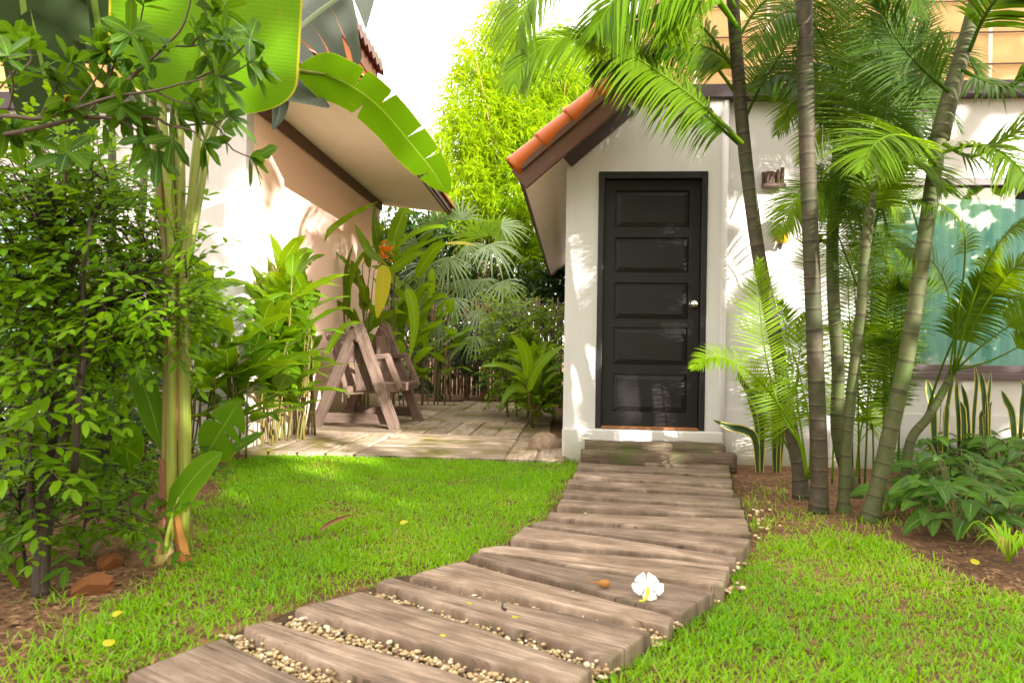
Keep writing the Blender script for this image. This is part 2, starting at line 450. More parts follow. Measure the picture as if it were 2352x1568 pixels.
def paint(name, col, rough=0.5, var=0.25, spec=0.5, sc=7):
    m, t, out = mat(name)
    nz = noise(t, objco(t), sc, 5, 0.6)
    c = mixc(t, math_(t, 'MULTIPLY', nz, var*2), col, tuple(x*0.55 for x in col))
    principled(t, out, c, math_(t, 'ADD', rough-0.08, math_(t, 'MULTIPLY', nz, 0.18)), spec, bump(t, noise(t, objco(t), 60, 3), 0.08, 0.003)); return m
M['plum'] = paint('plum brown fascia', (0.060, 0.040, 0.046), 0.6)
M['brown'] = paint('red brown barge board', (0.105, 0.036, 0.020), 0.5)
M['black'] = paint('black painted door', (0.0105, 0.0088, 0.0085), 0.46, 0.3, 0.25)
M['blackframe'] = paint('black door frame', (0.010, 0.010, 0.012), 0.42, 0.2, 0.35)
M['threshold'] = paint('orange brown threshold', (0.26, 0.10, 0.03), 0.6)
M['terracotta'] = paint('glazed orange roof tile', (0.50, 0.105, 0.012), 0.38, 0.4, 0.3, 9)
M['tile_dark'] = paint('weathered roof tile', (0.085, 0.04, 0.032), 0.6, 0.35)
M['steel'] = paint('brushed steel', (0.62, 0.60, 0.57), 0.25, 0.1)
M['steel'].node_tree.nodes['Principled BSDF'].inputs['Metallic'].default_value = 1.0
M['windowframe'] = paint('plum window frame', (0.10, 0.065, 0.075), 0.5)
M['terra_stone'] = paint('orange clay', (0.20, 0.075, 0.028), 0.85, 0.45, 0.2, 14)
M['lampbrown'] = paint('brown stained wood', (0.085, 0.035, 0.022), 0.5)
M['yellowpot'] = paint('yellow glazed clay', (0.65, 0.33, 0.02), 0.35)
M['whitebulb'] = paint('milk white globe', (0.85, 0.82, 0.80), 0.2, 0.05)
M['bluepipe'] = paint('blue plastic pipe', (0.03, 0.11, 0.36), 0.4, 0.2)
def curtainmat():
    m, t, out = mat('turquoise curtain')
    pv, pu, pw, pt = puv(t)
    nb = noise(t, scaled(t, pv, (9.0, 0.0, 0.0)), 1.0, 3, 0.7)  # pale bands in the colour imitate light on the pleats
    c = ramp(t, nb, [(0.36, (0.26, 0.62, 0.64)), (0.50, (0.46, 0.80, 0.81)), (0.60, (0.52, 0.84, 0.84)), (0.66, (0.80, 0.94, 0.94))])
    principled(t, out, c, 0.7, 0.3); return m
M['curtain'] = curtainmat()
def glassmat():
    m, t, out = mat('window glass')
    g = t.nodes.new('ShaderNodeBsdfGlossy'); g.inputs['Roughness'].default_value = 0.02; g.inputs[0].default_value = (0.9, 0.95, 0.95, 1)
    tr = t.nodes.new('ShaderNodeBsdfTransparent'); tr.inputs[0].default_value = (0.96, 0.985, 0.98, 1)
    fz = t.nodes.new('ShaderNodeFresnel'); fz.inputs[0].default_value = 1.5
    ms = t.nodes.new('ShaderNodeMixShader')
    L_(t, math_(t, 'ADD', fz.outputs[0], 0.03), ms.inputs[0]); L_(t, tr.outputs[0], ms.inputs[1]); L_(t, g.outputs[0], ms.inputs[2]); L_(t, ms.outputs[0], out.inputs[0])
    return m
M['glass'] = glassmat()
def woodmat(name, a, b, c, moss=None, rough=0.75, grain=1.0):
    m, t, out = mat(name)
    vec, u, v, tone = puv(t)
    off = t.nodes.new('ShaderNodeCombineXYZ'); L_(t, math_(t, 'MULTIPLY', tone, 37.0), off.inputs[0]); L_(t, math_(t, 'MULTIPLY', tone, 11.0), off.inputs[1]); L_(t, math_(t, 'MULTIPLY', tone, 5.0), off.inputs[2])
    ad = t.nodes.new('ShaderNodeVectorMath'); ad.operation = 'ADD'; L_(t, vec, ad.inputs[0]); L_(t, off.outputs[0], ad.inputs[1])
    g1 = noise(t, scaled(t, ad.outputs[0], (3.2, 78*grain, 1)), 1.0, 6, 0.68, 0.5)
    g2 = noise(t, scaled(t, ad.outputs[0], (4.5, 13, 1)), 1.0, 5, 0.65)
    g3 = noise(t, scaled(t, ad.outputs[0], (5, 130*grain, 1)), 1.0, 3, 0.6)
    k = math_(t, 'ADD', math_(t, 'MULTIPLY', g1, 0.5), math_(t, 'MULTIPLY', g2, 0.5))
    col = ramp(t, k, [(0.32, a), (0.50, b), (0.66, c)])
    col = mixc(t, math_(t, 'MULTIPLY', math_(t, 'LESS_THAN', g1, 0.36), 0.65), col, tuple(x*0.35 for x in a))
    ck = noise(t, scaled(t, ad.outputs[0], (1.3, 120*grain, 1)), 1.0, 3, 0.5, 0.3)
    cl = math_(t, 'MULTIPLY', math_(t, 'LESS_THAN', math_(t, 'ABSOLUTE', math_(t, 'SUBTRACT', ck, 0.44)), 0.006), math_(t, 'GREATER_THAN', g2, 0.44))
    col = mixc(t, math_(t, 'MULTIPLY', cl, 0.55), col, tuple(x*0.3 for x in a))
    sn_ = noise(t, scaled(t, ad.outputs[0], (3, 4, 1)), 1.0, 4, 0.6)
    col = mixc(t, math_(t, 'MULTIPLY', math_(t, 'SUBTRACT', sn_, 0.53, clamp=True), 4.0, clamp=True), col, mixc(t, 1.0, col, (0.55, 0.52, 0.47), 'MULTIPLY'))
    br = math_(t, 'ADD', 0.68, math_(t, 'MULTIPLY', tone, 0.62))
    cb = t.nodes.new('ShaderNodeCombineXYZ')
    for i in range(3): L_(t, br, cb.inputs[i])
    col = mixc(t, 1.0, col, cb.outputs[0], 'MULTIPLY')
    if moss:
        mz = noise(t, objco(t), moss[1], 4, 0.6)
        col = mixc(t, math_(t, 'MULTIPLY', math_(t, 'SUBTRACT', mz, moss[2], clamp=True), 7, clamp=True), col, moss[0])
    h = math_(t, 'ADD', g1, math_(t, 'MULTIPLY', g3, 0.45))
    principled(t, out, col, rough, 0.3, bump(t, h, 0.55, 0.006)); return m
M['sleeper'] = woodmat('weathered sleeper', (0.062, 0.041, 0.029), (0.200, 0.140, 0.104), (0.38, 0.290, 0.228), ((0.085, 0.078, 0.03), 2.6, 0.57))
M['step'] = woodmat('mossy step log', (0.050, 0.036, 0.022), (0.115, 0.080, 0.052), (0.23, 0.165, 0.12), ((0.060, 0.075, 0.014), 3.0, 0.56))
M['patio'] = woodmat('patio boards', (0.16, 0.115, 0.08), (0.33, 0.25, 0.185), (0.54, 0.45, 0.36), ((0.15, 0.125, 0.035), 2.2, 0.50))
M['swing'] = woodmat('swing timber', (0.085, 0.052, 0.040), (0.155, 0.102, 0.082), (0.24, 0.170, 0.140))
M['fence'] = woodmat('old fence slats', (0.07, 0.052, 0.038), (0.19, 0.14, 0.10), (0.34, 0.26, 0.18), None, 0.85)
def soilmat(name, a, b, c, sc=1.0):
    m, t, out = mat(name)
    oc = objco(t)
    n1 = noise(t, oc, 1.1*sc, 5, 0.6); n2 = noise(t, oc, 28*sc, 5, 0.65); n3 = noise(t, oc, 120*sc, 3, 0.6)
    k = math_(t, 'ADD', math_(t, 'MULTIPLY', n1, 0.45), math_(t, 'MULTIPLY', n2, 0.55))
    col = ramp(t, k, [(0.36, a), (0.50, b), (0.64, c)])
    col = mixc(t, math_(t, 'MULTIPLY', math_(t, 'GREATER_THAN', n3, 0.62), 0.4), col, (0.36, 0.24, 0.14))
    principled(t, out, col, 0.95, 0.2, bump(t, math_(t, 'ADD', n2, math_(t, 'MULTIPLY', n3, 0.5)), 0.9, 0.03)); return m
M['soil'] = soilmat('garden soil', (0.070, 0.036, 0.020), (0.170, 0.088, 0.046), (0.32, 0.18, 0.095))
M['gravelbed'] = soilmat('gravel bed', (0.045, 0.028, 0.018), (0.10, 0.062, 0.038), (0.20, 0.135, 0.08), 2.0)
def pebblemat():
    m, t, out = mat('cream pebbles')
    vec, u, v, tone = puv(t)
    col = ramp(t, tone, [(0.0, (0.10, 0.065, 0.04)), (0.2, (0.26, 0.17, 0.09)), (0.5, (0.46, 0.34, 0.18)), (0.8, (0.58, 0.47, 0.29)), (1.0, (0.66, 0.61, 0.50))])
    nz = noise(t, objco(t), 60, 3)
    principled(t, out, mixc(t, math_(t, 'MULTIPLY', nz, 0.4), col, (0.45, 0.30, 0.16)), 0.55, 0.4); return m
M['pebble'] = pebblemat()
def rockmat():
    m, t, out = mat('brown boulder')
    oc = objco(t); n1 = noise(t, oc, 6, 6, 0.65); n2 = noise(t, oc, 45, 4)
    col = ramp(t, n1, [(0.3, (0.12, 0.08, 0.06)), (0.52, (0.30, 0.21, 0.15)), (0.7, (0.46, 0.34, 0.25))])
    principled(t, out, col, 0.8, 0.3, bump(t, math_(t, 'ADD', n1, n2), 0.6, 0.02)); return m
M['rock'] = rockmat()
def flat(name, dark, light, trans, tf, rough=0.5):
    return leafmat(name, dark, light, trans, tf, rough, 0.3)
M['petal'] = flat('white petal', (0.84, 0.84, 0.84), (0.88, 0.88, 0.88), (0.9, 0.9, 0.9), 0.3)
M['petal_tube'] = flat('yellow green flower tube', (0.50, 0.55, 0.06), (0.6, 0.62, 0.1), (0.6, 0.6, 0.1), 0.2)
M['yellow'] = flat('fallen yellow leaf', (0.46, 0.42, 0.03), (0.60, 0.54, 0.05), (0.6, 0.55, 0.05), 0.35)
M['dry'] = flat('dry brown leaf', (0.20, 0.09, 0.05), (0.36, 0.19, 0.11), (0.3, 0.14, 0.06), 0.1, 0.7)
M['bud'] = flat('brown bud', (0.26, 0.11, 0.03), (0.42, 0.20, 0.06), (0.4, 0.2, 0.05), 0.1)
M['litter'] = flat('leaf litter', (0.10, 0.055, 0.03), (0.34, 0.20, 0.11), (0.2, 0.1, 0.05), 0.1, 0.8)
M['orange'] = flat('orange bract', (0.72, 0.14, 0.012), (0.85, 0.26, 0.02), (0.9, 0.25, 0.02), 0.35)
M['redleaf'] = flat('young red leaf', (0.30, 0.07, 0.03), (0.4, 0.12, 0.05), (0.5, 0.12, 0.04), 0.4)

# ------------------------------------------------------------------ the setting: ground
mb = MB()
xs = [-150, -40, -12] + [-6 + 0.4*i for i in range(31)] + [12, 40, 150]
ys = [-150, -40, -10, -4, -1] + [0.4*i for i in range(0, 36)] + [20, 40, 150]
def gz(x, y):
    if -7 < x < 7 and 0.4 < y < 13.6:
        return 0.012*math.sin(x*2.1+0.7*y)*math.sin(y*1.7) - 0.012
    return -0.012
vs = [V((x, y, gz(x, y))) for y in ys for x in xs]
nx = len(xs)
mb.add(vs, [[j*nx+i, j*nx+i+1, (j+1)*nx+i+1, (j+1)*nx+i] for j in range(len(ys)-1) for i in range(nx-1)], [(v.x, v.y, 0.5) for v in vs])
g = mb.build('ground', M['soil'], kind='structure'); g['label'] = 'brown garden soil under the plants'

# ------------------------------------------------------------------ right house (white, with the black door)
YR = -R(4.8)
FR = Frame((0.41, 5.48, 0), YR)
rh = thing('white_house', 'white house with the black door, orange tiled side roof and turquoise curtained window', 'house', FR.O, YR)
ORG[rh.name] = V((0, 0, 0))
hx = lambda px, py, off=0: FR.hit(px, py, off)[0]
hz = lambda px, py, off=0: FR.hit(px, py, off)[1]
dx0, dx1 = hx(1371, 700), hx(1622, 700)
dz0, dz1 = hz(1500, 986), hz(1500, 394)
wx0 = hx(1990, 640); wx1 = wx0 + 2.2
wz0, wz1 = hz(2200, 855), hz(2200, 405)
xB = hx(1665, 640)
fz0, fz1 = hz(1750, 227), hz(1750, 196)
WR = 5.2
slope = 0.86
ex, ez = -0.32, 2.12      # soffit edge at the eave
mb = MB()
# the door block: polygon gable end left, straight top under the fascia
topx = (fz0 - ez)/slope + ex
wallgrid(mb, [0, dx0, dx1, xB], [-0.25, dz0, dz1, 2.35], [(dx0, dx1, dz0, dz1)], 0.0, 0.16)
gx = [0.0, topx, xB]
for (xa, xb_, za, zb) in ((0.0, topx, ez + slope*0.33, fz0), (topx, xB, fz0, fz0)):
    q = [V((xa, 0, 2.35)), V((xb_, 0, 2.35)), V((xb_, 0, zb)), V((xa, 0, max(za, 2.3501)))]
    mb.add(q, [[0, 1, 2, 3]], [(v.x, v.z, .5) for v in q])
# the long wall with the window, set 6 cm back, side and back walls
wallgrid(mb, [xB - 0.02, wx0, wx1, WR], [-0.25, wz0, wz1, fz0], [(wx0, wx1, wz0, wz1)], 0.06, 0.2)
box(mb, 0.0, 0.14, 0.16, 9.2, -0.25, 2.32)
box(mb, WR - 0.14, WR, 0.2, 9.2, -0.25, 2.8)
box(mb, 0.14, WR - 0.14, 9.06, 9.2, -0.25, 2.8)
# plinths
box(mb, xB + 0.01, WR, 0.045, 0.062, -0.2, hz(2250, 955))
mb.build('wall', M['white'], rh, smooth=False)
mb = MB(); box(mb, -0.005, xB + 0.0, -0.03, -0.001, -0.2, dz0 - 0.004)
mb.build('plinth', M['white'], rh, smooth=False, bevel=0.012)
# round corner bead at the edge of the door block
mb = MB()
pts = [V((xB - 0.012, 0.018, z)) for z in (-0.2, 0.8, 1.6, fz0)]
tube(mb, pts, (0.03, 0.03), 14); mb.build('corner_bead', M['white'], rh)
# upper storey
mb = MB()
box(mb, topx + 0.15, WR, 0.10, 6.0, fz1 + 0.0, 4.1)
mb.build('upper_wall', M['peach'], rh, smooth=False)
mb = MB()
for k in range(9):
    x = topx + 0.5 + k*0.55
    box(mb, x, x + 0.022, 0.082, 0.0995, fz1 + 0.001, 4.1)
mb.build('joint_strip', M['soffit'], rh, smooth=False)
mb = MB()
for k in range(5):
    z = fz1 + 0.16 + k*0.24
    box(mb, topx + 0.16, WR, 0.075, 0.0815, z, z + 0.011)
mb.build('screen_rail', M['brown'], rh, smooth=False)
mb = MB(); box(mb, topx - 0.02, WR, -0.05, 0.099, fz0 + 0.001, fz1)
mb.build('fascia', M['plum'], rh, smooth=False, bevel=0.006)
# side roof: slab with tile rows, soffit, barge board, trim, verge caps
roof = MB()
xr0, xr1, yr0, yr1 = ex - 0.05, topx + 0.03, -0.33, 9.4
def rz(x): return ez + slope*(x - ex)
ncor = 150
vs = []; at = []
for i in range(ncor*2 + 1):
    y = yr0 + (yr1 - yr0)*i/(ncor*2)
    b = 0.022 if i % 2 else 0.0
    for x in (xr0, (xr0+xr1)/2, xr1):
        vs.append(V((x, y, rz(x) + 0.135 + b))); at.append((x, y, .5))
        vs.append(V((x, y, rz(x) + 0.105 + b))); at.append((x, y, .5))
fs = []
for i in range(ncor*2):
    a, b = i*6, (i+1)*6
    fs += [[a, b, b+2, a+2], [a+2, b+2, b+4, a+4], [a+3, b+3, b+1, a+1], [a+5, b+5, b+3, a+3], [a+1, b+1, b, a]]
roof.add(vs, fs, at)
ro = roof.build('roof', M['tile_dark'], rh, smooth=False)
mb = MB()
vs = [V((ex, -0.30, rz(ex))), V((xr1, -0.30, rz(xr1))), V((xr1, 9.3, rz(xr1))), V((ex, 9.3, rz(ex)))]
vs += [v + V((0, 0, 0.04)) for v in vs]
mb.add(vs, [[0, 3, 2, 1], [4, 5, 6, 7], [0, 1, 5, 4], [1, 2, 6, 5], [2, 3, 7, 6], [3, 0, 4, 7]], [(v.x, v.y, .5) for v in vs])
so_ = mb.build('soffit', M['soffit'], ro, smooth=False)
mb = MB()
beam(mb, (ex - 0.03, -0.33, rz(ex - 0.03) + 0.025), (xr1, -0.33, rz(xr1) + 0.025), 0.045, 0.17, V((0, 1, 0)))
beam(mb, (ex - 0.022, -0.36, rz(ex - 0.022) + 0.10), (xr1, -0.36, rz(xr1) + 0.10), 0.03, 0.05, V((0, 1, 0)))
mb.build('barge_board', M['brown'], ro, smooth=False, bevel=0.006)
mb = MB()
beam(mb, (ex - 0.012, -0.30, rz(ex) + 0.03), (ex - 0.012, 9.35, rz(ex) + 0.03), 0.025, 0.11, V((1, 0, 0)))
mb.build('eave_board', M['brown'], ro, smooth=False, bevel=0.004)
mb = MB()
beam(mb, (0.002, -0.013, rz(0) - 0.062), (topx + 0.0, -0.013, rz(topx) - 0.062), 0.026, 0.105, V((0, 1, 0)))
mb.build('rake_trim', M['plum'], rh, smooth=False, bevel=0.004)
# verge caps: overlapping half round tiles along the rake
dirv = V((1, 0, slope)).normalized(); upv = V((-slope, 0, 1)).normalized()
k = 0; s = -0.03
while s < 1.05:
    mb = MB()
    o = V((ex - 0.05, -0.27, rz(ex - 0.05) + 0.155)) + dirv*s
    n = 14; vs = []; at = []
    for j, (q, rr_) in enumerate(((0, 0.117), (0.018, 0.122), (0.04, 0.116), (0.30, 0.098), (0.33, 0.094), (0.33, 0.08), (0.0, 0.098))):
        for i in range(n + 1):
            a = -0.25*math.pi + i/n*1.25*math.pi
            vs.append(o + dirv*q + V((0, -1, 0))*(math.cos(a)*rr_) + upv*(math.sin(a)*rr_*0.85)); at.append((i/n, q, .5))
    fs = [[j*(n+1)+i, j*(n+1)+i+1, (j+1)*(n+1)+i+1, (j+1)*(n+1)+i] for j in range(6) for i in range(n)]
    fs += [[6*(n+1)+i, 6*(n+1)+i+1, i+1, i] for i in range(n)]
    mb.add(vs, fs, at)
    mb.build('verge_tile', M['terracotta'], ro); s += 0.275; k += 1
# door
fw = 0.045
mb = MB()
box(mb, dx0, dx0 + fw, -0.012, 0.14, dz0, dz1)
box(mb, dx1 - fw, dx1, -0.012, 0.14, dz0, dz1)
box(mb, dx0 + fw, dx1 - fw, -0.012, 0.14, dz1 - fw*1.25, dz1)
df = mb.build('door_frame', M['blackframe'], rh, smooth=False, bevel=0.005)
mb = MB()
lx0, lx1, lz0, lz1 = dx0 + fw + 0.003, dx1 - fw - 0.003, dz0 + 0.022, dz1 - fw*1.25 - 0.004
pz = [(hz(1500, b), hz(1500, a)) for a, b in ((435, 520), (543, 625), (648, 732), (752, 838), (860, 947))]
px0, px1 = hx(1411, 700), hx(1582, 700)
holes = [(px0, px1, a, b) for a, b in pz]
zs = [lz0] + [z for a, b in reversed(pz) for z in (a, b)] + [lz1]
wallgrid(mb, [lx0, px0, px1, lx1], zs, holes, 0.040, 0.078)
dr = mb.build('door', M['black'], rh, smooth=False, bevel=0.006, label='black panelled door with five raised panels')
for a, b in pz:
    mb = MB()
    vs = []
    for (ins, y) in ((0.0, 0.056), (0.010, 0.0535), (0.040, 0.0455), (0.0402, 0.0455)):
        vs += [V((px0+ins, y, a+ins)), V((px1-ins, y, a+ins)), V((px1-ins, y, b-ins)), V((px0+ins, y, b-ins))]
    fs = [[j*4+i, j*4+(i+1) % 4, (j+1)*4+(i+1) % 4, (j+1)*4+i] for j in range(3) for i in range(4)] + [[12, 13, 14, 15]]
    mb.add(vs, fs, [(v.x, v.z, .5) for v in vs])
    mb.build('panel', M['black'], dr, smooth=False)
kx, kz = hx(1594, 698), hz(1594, 698)
mb = MB()
prof_ = [(0.0, 0.034), (-0.004, 0.034), (-0.008, 0.016), (-0.03, 0.013), (-0.036, 0.024), (-0.048, 0.031), (-0.060, 0.028), (-0.068, 0.016), (-0.07, 0.002)]
n = 20
vs = [V((kx + math.cos(6.2832*i/n)*r, 0.0395 + y, kz + math.sin(6.2832*i/n)*r)) for y, r in prof_ for i in range(n)]
mb.add(vs, [[j*n+i, j*n+(i+1) % n, (j+1)*n+(i+1) % n, (j+1)*n+i] for j in range(len(prof_)-1) for i in range(n)] + [[(len(prof_)-1)*n+i for i in range(n)]], [(v.x, v.z, .5) for v in vs])
mb.build('handle', M['steel'], dr)
mb = MB(); box(mb, dx0 + fw + 0.002, dx1 - fw - 0.002, -0.02, 0.13, dz0 + 0.001, dz0 + 0.019)
mb.build('threshold', M['threshold'], df, smooth=False, bevel=0.004)
mb = MB(); box(mb, lx0, lx1, 0.2, 0.22, lz0, lz1); mb.build('door_backing', M['black'], df, smooth=False)
# window
def window(parent, x0, x1, z0, z1, y, mull):
    w = MB(); f = 0.055
    box(w, x0, x0+f, y-0.02, y+0.08, z0, z1); box(w, x1-f, x1, y-0.02, y+0.08, z0, z1)
    box(w, x0+f, x1-f, y-0.02, y+0.08, z1-f, z1); box(w, x0+f, x1-f, y-0.02, y+0.08, z0, z0+f)
    for m_ in mull: box(w, m_-0.03, m_+0.03, y-0.005, y+0.06, z0+f, z1-f)
    wf = w.build('window', M['windowframe'], parent, smooth=False, bevel=0.004)
    w = MB(); box(w, x0+f, x1-f, y+0.028, y+0.034, z0+f, z1-f); w.build('glass', M['glass'], wf, smooth=False)
    w = MB()
    n = 160; vs = []; at = []
    for i in range(n+1):
        x = x0 + (x1-x0)*i/n
        d = 0.030*math.sin(i*0.42 + 1.3*math.sin(i*0.17)) + 0.014*math.sin(i*1.3)
        for z in (z0 + 0.02, z1 - 0.14):
            vs.append(V((x, y + 0.10 + d*(1.0 if z < z1-0.2 else 0.5), z))); at.append((x, z, 0.5))
    w.add(vs, [[2*i, 2*i+2, 2*i+3, 2*i+1] for i in range(n)], at)
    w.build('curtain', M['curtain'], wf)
    w = MB(); box(w, x0-0.1, x1+0.1, y+0.6, y+0.63, z0-0.3, z1+0.3); w.build('room_back', M['plum'], wf, smooth=False)
    w = MB(); box(w, x0-0.03, x1+0.03, y-0.07, y-0.0205, z0-0.05, z0-0.001); w.build('sill', M['windowframe'], wf, smooth=False, bevel=0.004)
window(rh, wx0, wx1, wz0, wz1, 0.075, [])

# things fixed to the right house wall
lx, lz = hx(1772, 412, 0.06), hz(1772, 412, 0.06)
wp = FR.world(lx, 0.06, lz)
mb = MB()
box(mb, -0.075, 0.075, -0.02, -0.002, -0.07, 0.055); box(mb, -0.085, 0.085, -0.10, -0.0205, -0.075, -0.05)
box(mb, 0.02, 0.04, -0.075, -0.055, -0.0495, 0.06); box(mb, 0.05, 0.075, -0.08, -0.05, -0.0495, 0.075); box(mb, -0.06, 0.0, -0.085, -0.045, -0.0495, 0.045)
o = mb.build('wall_shelf', M['lampbrown'], None, smooth=False, loc=(0, 0, 0), bevel=0.004); o.location = wp; o.rotation_euler = (0, 0, YR)
tag(o, 'small brown wooden shelf on the white wall behind the leaning palm trunk', 'shelf')
wp = FR.world(hx(1788, 545, 0.06), -0.03, hz(1788, 545, 0.06))
wl = thing('wall_lamp', 'wall lamp with white globe over a yellow cup, between two palm trunks', 'lamp', wp, 0)
mb = MB(); tube(mb, [wp + V((0, 0, z)) for z in (-0.06, -0.045, 0.0, 0.03, 0.035)], lambda t: 0.035 + 0.03*t, 16); mb.build('cup', M['yellowpot'], wl)
mb = MB()
pr = [wp + V((0, 0, 0.035 + 0.12*i/10)) for i in range(11)]
tube(mb, pr, lambda t: 0.068*math.sqrt(max(0.02, 1-(1.7*t-0.75)**2)), 18); mb.build('globe', M['whitebulb'], wl)
mb = MB(); tube(mb, [wp + V((0, 0, -0.05)), wp + V((0.01, 0.06, -0.09)), wp + V((0.01, 0.10, -0.03))], (0.012, 0.012), 8); tube(mb, [wp + V((0, 0, 0.028)), wp + V((0, 0, 0.04))], (0.078, 0.078), 18); mb.build('bracket', M['lampbrown'], wl)

# ------------------------------------------------------------------ left house
YL = -R(2.8)
FL = Frame((-2.16, 5.6, 0), YL)
lh = thing('peach_house', 'grey white and peach house with wide cream eaves on the garden left side', 'house', FL.O, YL)
ORG[lh.name] = V((0, 0, 0))
LD = 4.5
he = 2.90
mb = MB()
lw0, lw1 = FL.hit(-60, 700)[0], FL.hit(212, 700)[0]
lz0_, lz1_ = 0.72, 2.05
wallgrid(mb, [-6.0, lw0, lw1, 0.0], [-0.25, lz0_, lz1_, he], [(lw0, lw1, lz0_, lz1_)], 0.0, 0.14)
mb.build('front_wall', M['white'], lh, smooth=False)
mb = MB()
box(mb, -0.16, 0.0, 0.141, LD, -0.25, he)
box(mb, -6.0, -0.16, LD - 0.14, LD, -0.25, he)
box(mb, -6.0, -5.86, 0.141, LD - 0.14, -0.25, he)
mb.build('side_wall', M['white_warm'], lh, smooth=False)
window(lh, lw0, lw1, lz0_, lz1_, 0.03, [lw0 + 0.5])
mb = MB(); box(mb, -6.1, -0.1, -0.05, -0.001, he - 0.16, he - 0.02); mb.build('fascia', M['plum'], lh, smooth=False, bevel=0.005)
# eave with cream soffit along the side wall
mb = MB(); ow = 0.95
vs = [V((0.0, -0.25, he)), V((ow, -0.25, he - 0.09)), V((ow, LD + 0.25, he - 0.09)), V((0.0, LD + 0.25, he))]
vs += [v + V((0, 0, 0.03)) for v in vs]
mb.add(vs, [[0, 3, 2, 1], [4, 5, 6, 7], [0, 1, 5, 4], [1, 2, 6, 5], [2, 3, 7, 6], [3, 0, 4, 7]], [(v.x, v.y, .5) for v in vs])
lso = mb.build('soffit', M['soffit'], lh, smooth=False)
mb = MB()
box(mb, 0.001, 0.035, -0.02, LD, he - 0.115, he - 0.004); mb.build('wall_trim', M['brown'], lh, smooth=False, bevel=0.004)
mb = MB()
box(mb, ow + 0.001, ow + 0.03, -0.27, LD + 0.27, he - 0.13, he - 0.03); box(mb, ow + 0.031, ow + 0.055, -0.27, LD + 0.27, he - 0.10, he - 0.0)
mb.build('eave_board', M['brown'], lso, smooth=False, bevel=0.004)
mb = MB()
vs = []; at = []
nn = 80
for i in range(nn+1):
    y = -0.28 + (LD+0.56)*i/nn
    b = 0.05 if i % 2 else 0.0
    for (x, z) in ((ow + 0.10, he - 0.045), (ow + 0.09, he + 0.0), (-0.5, he + 0.72), (-0.5, he + 0.66)):
        vs.append(V((x, y, z + b*0.6))); at.append((x, y, .5))
fs = [[i*4+k, (i+1)*4+k, (i+1)*4+(k+1) % 4, i*4+(k+1) % 4] for i in range(nn) for k in range(4)]
mb.add(vs, fs, at); mb.build('roof', M['terracotta'], lh, smooth=False)
# upper storey and its eave
mb = MB(); box(mb, -6.0, -0.55, 0.02, LD, he + 0.001, 4.6); mb.build('upper_wall', M['peach'], lh, smooth=False)
mb = MB()
beam(mb, (0.02, -0.5, 4.55), (0.02, LD - 0.4, 4.55), 0.03, 0.26, V((1, 0, 0))); mb.build('upper_eave_board', M['brown'], lh, smooth=False, bevel=0.004)
mb = MB(); box(mb, -0.6, 0.0, -0.5, LD - 0.4, 4.44, 4.47); mb.build('upper_soffit', M['white'], lh, smooth=False)
mb = MB()
nn = 46; vs = []; at = []
for i in range(nn+1):
    y = -0.52 + (LD+0.14)*i/nn; b = 0.07 if i % 2 else 0.0
    for (x, z) in ((0.12, 4.58), (0.10, 4.72), (-1.6, 5.6), (-1.6, 5.5)):
        vs.append(V((x, y, z + b))); at.append((x, y, .5))
mb.add(vs, [[i*4+k, (i+1)*4+k, (i+1)*4+(k+1) % 4, i*4+(k+1) % 4] for i in range(nn) for k in range(4)], at)
mb.build('upper_roof', M['tile_dark'], lh, smooth=False)
#PART2
# ------------------------------------------------------------------ patio of boards
PA = -R(6.0)
FP = Frame(G(832, 1045, 0.015), PA)
mb = MB()
bs = 1.18
def inside_patio(x, y):
    w = FP.world(x, y, 0)
    return (w.x > -2.22 + max(0, (w.y-5.6))*0.08) and w.x < 0.36 + 0.05*(w.y-5.5) and w.y < 10.4
for bi in range(-3, 3):
    for bj in range(0, 5):
        horiz = (bi + bj) % 2 == 0
        nb = 5; pitch = bs/nb
        for q in range(nb):
            if horiz: x0, x1, y0, y1 = bi*bs - 0.05, (bi+1)*bs - 0.07, bj*bs + q*pitch, bj*bs + (q+1)*pitch - 0.025
            else: x0, x1, y0, y1 = bi*bs - 0.05 + q*pitch, bi*bs - 0.05 + (q+1)*pitch - 0.025, bj*bs, (bj+1)*bs - 0.02
            cx, cy = (x0+x1)/2, (y0+y1)/2
            if not inside_patio(cx, cy): continue
            tn = rnd.random(); zt = 0.015 + rnd.uniform(-0.006, 0.006)
            e = 0.008; vs = []; at = []
            tx, ty = rnd.uniform(-.004, .004), rnd.uniform(-.004, .004)
            for (ins, z) in ((0, -0.05), (0, zt - 0.008), (e, zt)):
                for (x, y) in ((x0+ins, y0+ins), (x1-ins, y0+ins), (x1-ins, y1-ins), (x0+ins, y1-ins)):
                    w = FP.world(x, y, z + (tx*(x-cx) + ty*(y-cy))*2)
                    vs.append(w); at.append(((x, y, tn) if horiz else (y, x, tn)))
            mb.add(vs, [[j*4+i, j*4+(i+1) % 4, (j+1)*4+(i+1) % 4, (j+1)*4+i] for j in range(2) for i in range(4)] + [[8, 9, 10, 11]], at)
q = [FP.world(-1.0, -0.005, 0.004), FP.world(1.45, -0.005, 0.004), FP.world(1.25, 4.8, 0.004), FP.world(-0.35, 4.8, 0.004)]
mb.add(q, [[0, 1, 2, 3]], [(v.x, v.y*0.02, .1) for v in q])
o = mb.build('patio', M['patio'], smooth=False, kind='structure'); o['label'] = 'sunny patio of weathered boards laid in blocks under the swing seat'

